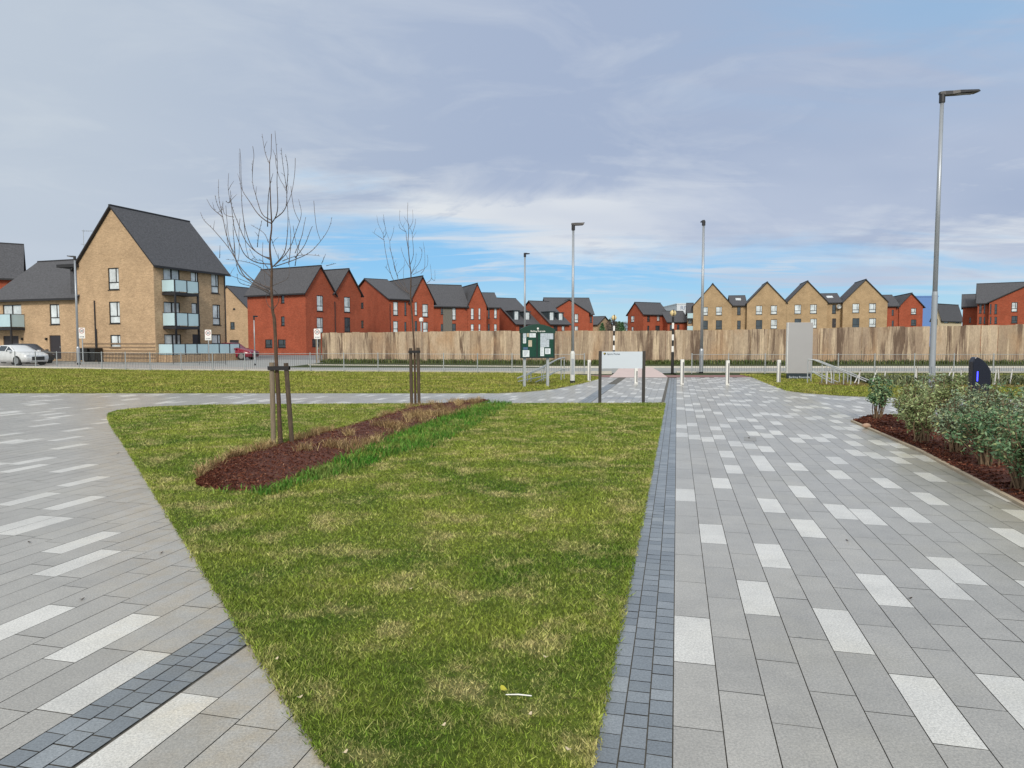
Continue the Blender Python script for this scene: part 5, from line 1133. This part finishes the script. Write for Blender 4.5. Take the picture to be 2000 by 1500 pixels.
def shrub(label, x, y, h, rad, n_st, n_lf, mi, seed, low=.25, lsz=.028):
    r = np.random.default_rng(seed); t = thing('shrub', label, 'shrub', (x, y, 0), 0, None); st = MB(); C_pts = []
    for i in range(n_st):
        a = r.uniform(0, 6.28); q = r.uniform(.15, 1)**.7; tx, ty = math.cos(a)*rad*q, math.sin(a)*rad*q; th = h*r.uniform(.72, 1.05)*(1-.35*q**2)
        b0 = (r.normal(0, .05), r.normal(0, .05), 0); P = [b0, (b0[0]+tx*.25, b0[1]+ty*.25, th*.4), (tx*.7, ty*.7, th*.75), (tx, ty, th)]
        st.tube(P, [.011, .009, .006, .003], 5)
        for s in np.linspace(low, 1, 14): k = s*3; j = min(2, int(k)); f_ = k-j; C_pts.append([lerp(P[j][c], P[j+1][c], f_) for c in range(3)]+[s])
        for _ in range(4):
            s = r.uniform(.35, .95); k = s*3; j = min(2, int(k)); f_ = k-j; p = np.array([lerp(P[j][c], P[j+1][c], f_) for c in range(3)]); d = r.normal(0, 1, 3); d[2] = abs(d[2])*.7; d = d/np.linalg.norm(d)*r.uniform(.1, .24)
            st.tube([tuple(p), tuple(p+d)], [.004, .0018], 4)
            for w in np.linspace(.3, 1, 5): C_pts.append(list(p+d*w)+[s])
    st.build('stems', M_STEM, t)
    C_pts = np.array(C_pts); wt = r.random(len(C_pts))**2.2; wt /= wt.sum(); idx = r.choice(len(C_pts), n_lf, p=wt); c = C_pts[idx, :3]+r.normal(0, .028, (n_lf, 3)); c[:, 2] = np.maximum(c[:, 2], .06)
    d = r.normal(0, 1, (n_lf, 3)); d[:, 2] = d[:, 2]*.6+.25; d /= np.linalg.norm(d, axis=1)[:, None]; n = r.normal(0, 1, (n_lf, 3)); n[:, 2] += .8; w = np.cross(d, n); w /= np.linalg.norm(w, axis=1)[:, None]
    ls = lsz*r.uniform(.55, 1.5, n_lf)[:, None]; lw = ls*.42; up_ = np.cross(w, d)*ls*.25
    V = np.zeros((n_lf, 6, 3)); V[:, 0] = c-d*ls; V[:, 1] = c-d*ls*.2+w*lw+up_; V[:, 2] = c+d*ls*.5+w*lw*.8+up_; V[:, 3] = c+d*ls*1.1; V[:, 4] = c+d*ls*.5-w*lw*.8+up_; V[:, 5] = c-d*ls*.2-w*lw+up_
    b_ = np.arange(n_lf)[:, None]*6; F_ = np.concatenate([b_+[0, 1, 2, 3], b_+[0, 3, 4, 5]]); rn = r.random(n_lf)
    big_mesh('leaves', V.reshape(-1, 3), F_, M_LEAFS[mi], {'rnd': np.concatenate([rn, rn])}, t)
    return t
shrub('bare legged dark shrub at the left tip of the shrub bed', *g(1713, 822), .92, .27, 14, 1300, 2, 101, low=.66)
sh = [(1782, 846, .90, .38, 0, 'olive green shrub second from the left tip of the bed'), (1808, 828, .93, .42, 1, 'greyish shrub at the back in front of the tall right lamp column'), (1800, 868, .80, .42, 0, 'olive shrub at the front nearest the bed edging, left part'), (1848, 838, .96, .48, 0, 'tall yellowish shrub left of the dark charging post'),
      (1862, 888, .78, .40, 1, 'low grey green shrub in the middle of the bed front'), (1905, 850, .84, .48, 1, 'wide shrub directly in front of the dark charging post'), (1925, 915, .80, .40, 2, 'dark green shrub right of the middle at the bed front'), (1962, 850, .86, .5, 2, 'dark shrub right of the charging post'),
      (1972, 900, .88, .45, 1, 'blue grey shrub at the right, second from the photo edge'), (1992, 960, .80, .36, 2, 'shrub at the lower right edge of the photo'), (2040, 900, .95, .5, 1, 'shrub cut by the right edge of the photo, upper'), (2075, 985, .9, .45, 0, 'shrub just beyond the lower right edge of the photo'), (2040, 850, .9, .5, 0, 'rear shrub cut by the right edge of the photo')]
for i, (u, v, h, rd, mi, lb) in enumerate(sh):
    x, y = g(u, v); shrub(lb, x, y, h*1.06, rd*.92, 30, 2100, mi, 200+i, low=.34, lsz=.023)
# white flower heads dotted in the shrubs
# low ground cover and white guards in the bed behind
ORD = ['first', 'second', 'third', 'fourth', 'fifth', 'sixth', 'seventh', 'eighth', 'ninth', 'tenth', 'eleventh', 'twelfth', 'thirteenth', 'fourteenth', 'fifteenth', 'sixteenth']
def guard(k, u, v, h, tilt, az):
    x, y = g(u, v); t = thing('shrub_guard', ORD[k]+' from the left of the slim white tube guards in the young planting', 'plant guard', (x, y, 0), 0, 'white plant guards'); d = Vector((math.sin(tilt)*math.cos(az), math.sin(tilt)*math.sin(az), math.cos(tilt)))*h
    mb = MB(); mb.tube([(0, 0, 0), tuple(d)], .021, 10, cap=False); mb.build('tube', M_WHITEG, t); mb = MB(); mb.tube([(0.035, 0, 0), (0.035+d[0]*.8, d[1]*.8, d[2]*1.12)], .008, 5); mb.build('cane', M_STAKEL, t)
for k, q_ in enumerate([(1614, 752, .5, .05, 0), (1625, 751, .5, .1, 3), (1668, 750, .55, .5, 0.2), (1676, 752, .5, .1, 0), (1702, 752, .62, .35, .2), (1726, 750, .5, .1, 0), (1785, 751, .6, .1, 0), (1790, 752, .55, .05, 2), (1848, 750, .62, .35, 0.2), (1858, 752, .5, .15, 0), (1876, 748, .5, .02, 0),
                        (1942, 753, .58, .08, 0), (1951, 753, .58, .08, 3), (1972, 753, .6, .12, 0)]):
    guard(k, *q_)
M_SLEAF = leaf_mat('low_plant_leaf', (.05, .075, .03), (.14, .16, .08))
poly_sheet('young_plant_bed', [g(1600, 753.5), g(2060, 758), g(2060, 742), g(1600, 743)], .036, M_MULCH, .02)
r_ = np.random.default_rng(55); lf = []
n = 9000; cx = r_.uniform(0, 1, n); P_ = []
a_, b_ = g(1690, 750), g(2060, 751)
cl = r_.uniform(0, 1, 60); ci = r_.integers(0, 60, n); s_ = cl[ci]+r_.normal(0, .006, n); P_ = np.stack([lerp(a_[0], b_[0], s_), lerp(a_[1], b_[1], s_)+r_.normal(.5, .7, n), np.zeros(n)], 1)
v, f, rn = tuft_blades(P_, .34, .05, 0, 56, .8); tag_stuff(big_mesh('young_plants', v, f, M_SLEAF, {'rnd': rn}), 'low young planting between the white guards beyond the shrub bed', 'plants')

# ------------------------------------------------------------------ distant trees in the gap
def far_tree(u, Y, h, w_, seed, label, conifer):
    x, y = pt(u, Y); t = thing('distant_tree', label, 'tree', (x, y, 0), 0, 'distant trees in the gap'); r = np.random.default_rng(seed); mb = MB(); mb.tube([(0, 0, 0), (.1, 0, h*.95)], [.16, .03], 5); mb.build('trunk', M_TWIG, t)
    n = 900 if conifer else 500; zz = r.uniform(.15, 1, n); rad = w_*((1-zz)**.7 if conifer else np.sqrt(np.clip(1-(zz-.55)**2/.22, 0.03, 1)))*r.uniform(.2, 1, n); a = r.uniform(0, 6.28, n); c = np.stack([np.cos(a)*rad, np.sin(a)*rad, zz*h], 1)
    d = r.normal(0, 1, (n, 3)); d[:, 2] = abs(d[:, 2])*(.5 if conifer else 1.6); d /= np.linalg.norm(d, axis=1)[:, None]; w = np.cross(d, r.normal(0, 1, (n, 3))); w /= np.linalg.norm(w, axis=1)[:, None]; ls = .35 if conifer else .6; lw = .12 if conifer else .025
    V = np.stack([c-d*ls-w*lw, c+d*ls, c-d*ls*.2+w*lw*2], 1).reshape(-1, 3); big_mesh('crown', V, np.arange(3*n).reshape(-1, 3), M_LEAFS[2] if conifer else M_TWIG, {'rnd': r.random(n)*.7}, t)
for i, (u, vt, w_, c_) in enumerate([(1176, 632, 1.4, 1), (1183, 626, 1.6, 0), (1190, 623, 1.7, 1), (1196, 621, 1.6, 0), (1203, 628, 1.5, 1), (1209, 627, 1.5, 1), (1215, 630, 1.4, 1), (1221, 629, 1.4, 0)]):
    far_tree(u, 150+i % 3*3, hz(vt, 150), w_, 300+i, ['dark evergreen', 'bare twiggy'][1-c_]+' distant tree in the gap between red houses, '+['first', 'second', 'third', 'fourth', 'fifth', 'sixth', 'seventh', 'eighth'][i]+' from the left', c_)

# ------------------------------------------------------------------ cars and bins
def car(label, x, y, rz, paint, L_=4.4, W_=1.8, hgt=1.42, coupe=True):
    t = thing('parked_car', label, 'car', (x, y, 0), rz)
    # stations along length (front = +x): x, sill z, belt z, half width, roof z (None = bonnet/boot)
    hw = W_/2
    st = [(-L_/2, .45, .80, hw*.80, .86), (-L_/2+.12, .30, .90, hw*.93, .97), (-L_/2+.55, .24, .95, hw*.98, 1.05), (-L_*.28, .22, .95, hw, hgt*.94), (-L_*.12, .22, .94, hw, hgt), (L_*.06, .22, .93, hw, hgt*.985), (L_*.20, .22, .92, hw, 1.02), (L_*.34, .22, .86, hw*.98, .93), (L_/2-.20, .24, .74, hw*.93, .80), (L_/2-.02, .30, .62, hw*.80, .68)]
    rings = []
    for x_, zs, zb_, w_, zr in st:
        cab = zr > 1.1; wr = w_*.70 if cab else w_*.86
        rings.append([(x_, -w_*.92, zs), (x_, -w_, zs+.22), (x_, -w_*.985, zb_), (x_, -wr, zr-.03), (x_, -wr*.7, zr), (x_, wr*.7, zr), (x_, wr, zr-.03), (x_, w_*.985, zb_), (x_, w_, zs+.22), (x_, w_*.92, zs)])
    mb = MB(); m_ = 10
    for r in rings: mb.v += r
    for i in range(len(rings)-1):
        for k in range(m_): q = i*m_; mb.f.append((q+k, q+(k+1) % m_, q+m_+(k+1) % m_, q+m_+k)); mb.mi.append(0)
    mb.f.append(tuple(range(m_))[::-1]); mb.mi.append(0); e = (len(rings)-1)*m_; mb.f.append(tuple(e+k for k in range(m_))); mb.mi.append(0)
    body = mb.build('body', paint, t, smooth=True)
    gm = mat('car_glass', (.03, .04, .05), .08, spec=.9)
    def off(p, q, r_, s, nrm=.012):
        a, b, c, d = (Vector(z_) for z_ in (p, q, r_, s)); n = (b-a).cross(d-a).normalized(); ce = (a+b+c+d)/4
        if n.dot(ce-Vector((0, 0, .9))) < 0: n = -n
        return [ce+(z_-ce)*.86+n*nrm for z_ in (a, b, c, d)]
    for k0, k1 in ((2, 3), (6, 7)):
        mb = MB()
        for i in (2, 3, 4, 5): mb.quad(off(rings[i][k0], rings[i+1][k0], rings[i+1][k1], rings[i][k1]))
        mb.build('side_window', gm, t)
    mb = MB(); mb.quad(off(rings[5][3], rings[6][3], rings[6][6], rings[5][6], .015)); mb.build('windscreen', gm, t)
    mb = MB(); mb.quad(off(rings[2][3], rings[3][3], rings[3][6], rings[2][6], .015)); mb.build('rear_window', gm, t)
    fx = L_/2
    mb = MB(); mb.box(fx-.16, -.42, .36, fx+.005, .42, .60); mb.build('grille', M_BLACK, t)
    for s in (-1, 1):
        mb = MB(); mb.box(fx-.22, s*hw*.62-.17, .56, fx-.03, s*hw*.62+.17, .68); mb.build('headlight', M_RIM, t, bevel=.02)
        mb = MB(); mb.box(L_*.17, s*(hw+.09)-.07, .92, L_*.22, s*(hw+.09)+.07, 1.02); mb.build('mirror', paint, t, bevel=.02)
    for sx in (-L_*.31, L_*.31):
        for s in (-1, 1):
            wv = MB(); wv.tube([(sx, s*(hw-.20), .33), (sx, s*(hw+.012), .33)], .325, 20); wh = wv.build('wheel', M_TIRE, t)
            rv = MB(); rv.tube([(sx, s*(hw-.10), .33), (sx, s*(hw+.022), .33)], .22, 12); rv.build('rim', M_RIM, wh)
    return t
M_SILV = mat('silver_paint', (.72, .75, .78), .25, .1); M_CRED = mat('crimson_paint', (.22, .012, .03), .25); M_CDK = mat('charcoal_paint', (.03, .03, .035), .25)
x, y = pt(30, 46.8); car('silver coupe parked three quarters on at the left edge behind the railing', x, y, R(-20), M_SILV, 4.3, 1.8, 1.36)
x, y = pt(50, 51.2); car('dark car parked behind the silver coupe', x, y, R(-25), M_CDK, 4.4, 1.8, 1.45)
x, y = pt(455, 61); car('crimson hatchback partly hidden behind the corner of the buff flats', x, y, R(-10), M_CRED, 4.2, 1.75, 1.5)
for u, lb in ((173, 'left of three dark wheelie bins against the buff flats'), (182.5, 'middle of three dark wheelie bins against the buff flats'), (197.5, 'right and separate one of three dark wheelie bins against the buff flats')):
    O, D, N, ln = A.face('front', (0, 0, wA, LA)); a, _ = A.onface(O, D, u, 690); xx, yy = A.w(a, -.45); t = thing('wheelie_bin', lb, 'bin', (xx, yy, 0), R(psi), 'dark wheelie bins')
    mb = MB(); mb.v += [(-.22, -.26, .08), (.22, -.26, .08), (.22, .26, .08), (-.22, .26, .08), (-.28, -.34, 1.0), (.28, -.34, 1.0), (.28, .34, 1.0), (-.28, .34, 1.0)]; mb.f += [(0, 3, 2, 1), (4, 5, 6, 7), (0, 1, 5, 4), (1, 2, 6, 5), (2, 3, 7, 6), (3, 0, 4, 7)]; mb.mi += [0]*6; mb.build('body', M_BLACK, t)
    mb = MB(); mb.box(-.3, -.37, 1.002, .3, .37, 1.07); mb.build('lid', M_BLACK, t, bevel=.02); mb = MB(); mb.tube([(-.25, .3, .1), (.25, .3, .1)], .1, 10); mb.build('wheel', M_TIRE, t)

# ------------------------------------------------------------------ small things on the ground
mc = poly_sheet('inspection_cover', [g(1453, 861), g(1478, 862), g(1476, 854), g(1453, 853.2)], .002, mat('cover_metal', (.27, .27, .265), .6, var=.12, vs_=9), kind=None)
tag(mc, 'small square inspection cover let into the paving right of the sett band', 'cover')
rl = random.Random(12)
def leaf(u, v, s, m, label, z=.004, grp=None):
    x, y = g(u, v); mb = MB(); n = 8; a0 = rl.uniform(0, 6.28)
    ring = [(math.cos(a0)*s*math.cos(k/n*6.283)-math.sin(a0)*s*.5*math.sin(k/n*6.283), math.sin(a0)*s*math.cos(k/n*6.283)+math.cos(a0)*s*.5*math.sin(k/n*6.283), .003+.008*abs(math.cos(k/n*6.283))) for k in range(n)]
    for k in range(n): mb.quad([(0, 0, 0.001), ring[k], ring[(k+1) % n]])
    o = mb.build('fallen_leaf', m, loc=(x, y, z)); tag(o, label, 'leaf', grp); return o
M_DLEAF = mat('dead_leaf', (.05, .035, .025), .8); M_PLEAF = mat('pale_leaf', (.55, .47, .33), .8)
for u, v, w_ in [(58, 1060, 'at the far left between white slabs'), (230, 886, 'near the upper left lawn corner'), (315, 1081, 'near the left lawn edge, level with the second white slab'), (160, 1172, 'on the left paving above the nearest white slabs'), (1777, 1170, 'low on the right paving between two white slabs'),
                 (1936, 993, 'close to the edging of the shrub bed'), (1463, 856, 'at the left end of the inspection cover'), (1655, 1057, 'in the middle of the right paving')]:
    leaf(u, v, .017 if v > 950 else .026, M_DLEAF, 'small dark dead leaf '+w_, .002)
for u, v, w_ in [(540, 1300, 'just below the dark setts'), (586, 1376, 'at the left lawn edge near the bottom'), (802, 1160, 'in the middle of the lawn'), (1035, 1410, 'below the white stick'), (866, 1432, 'near the bottom middle of the lawn'), (1066, 1296, 'above right of the white stick'),
                 (674, 1486, 'at its bottom left corner'), (1110, 1480, 'at its bottom right corner'), (1180, 900, 'high up near the dark setts')]:
    leaf(u, v, .014, M_PLEAF, 'small pale dead leaf in the grass '+w_, .03)
tag(leaf(984, 1361, .028, mat('yellow_leaf', (.45, .42, .04), .6), 'x', .032), 'single yellow leaf in the lawn beside a white stick', 'leaf')
x, y = g(1012, 1373); st = thing('stick', 'thin whitish stick lying in the lawn beside the yellow leaf', 'stick', (x, y, .035)); mb = MB(); mb.tube([(-.055, .006, 0), (0, 0, .004), (.06, -.004, 0)], [.002, .003, .0025], 6); mb.build('twig', M_WHITE, st)
x, y = g(1692, 837); rk = MB(); rr = random.Random(4); rk.lathe([(.01, -.02), (.05, 0), (.06, .03), (.04, .06), (.005, .07)], n=9)
for i, q in enumerate(rk.v): rk.v[i] = (q[0]*1.4+rr.uniform(-.006, .006), q[1]+rr.uniform(-.006, .006), q[2]+rr.uniform(-.004, .004))
tag(rk.build('stone', mat('pinkish_stone', (.40, .27, .20), .9), loc=(x, y, .03), smooth=True), 'pinkish stone on the bark near the left tip of the shrub bed', 'stone')
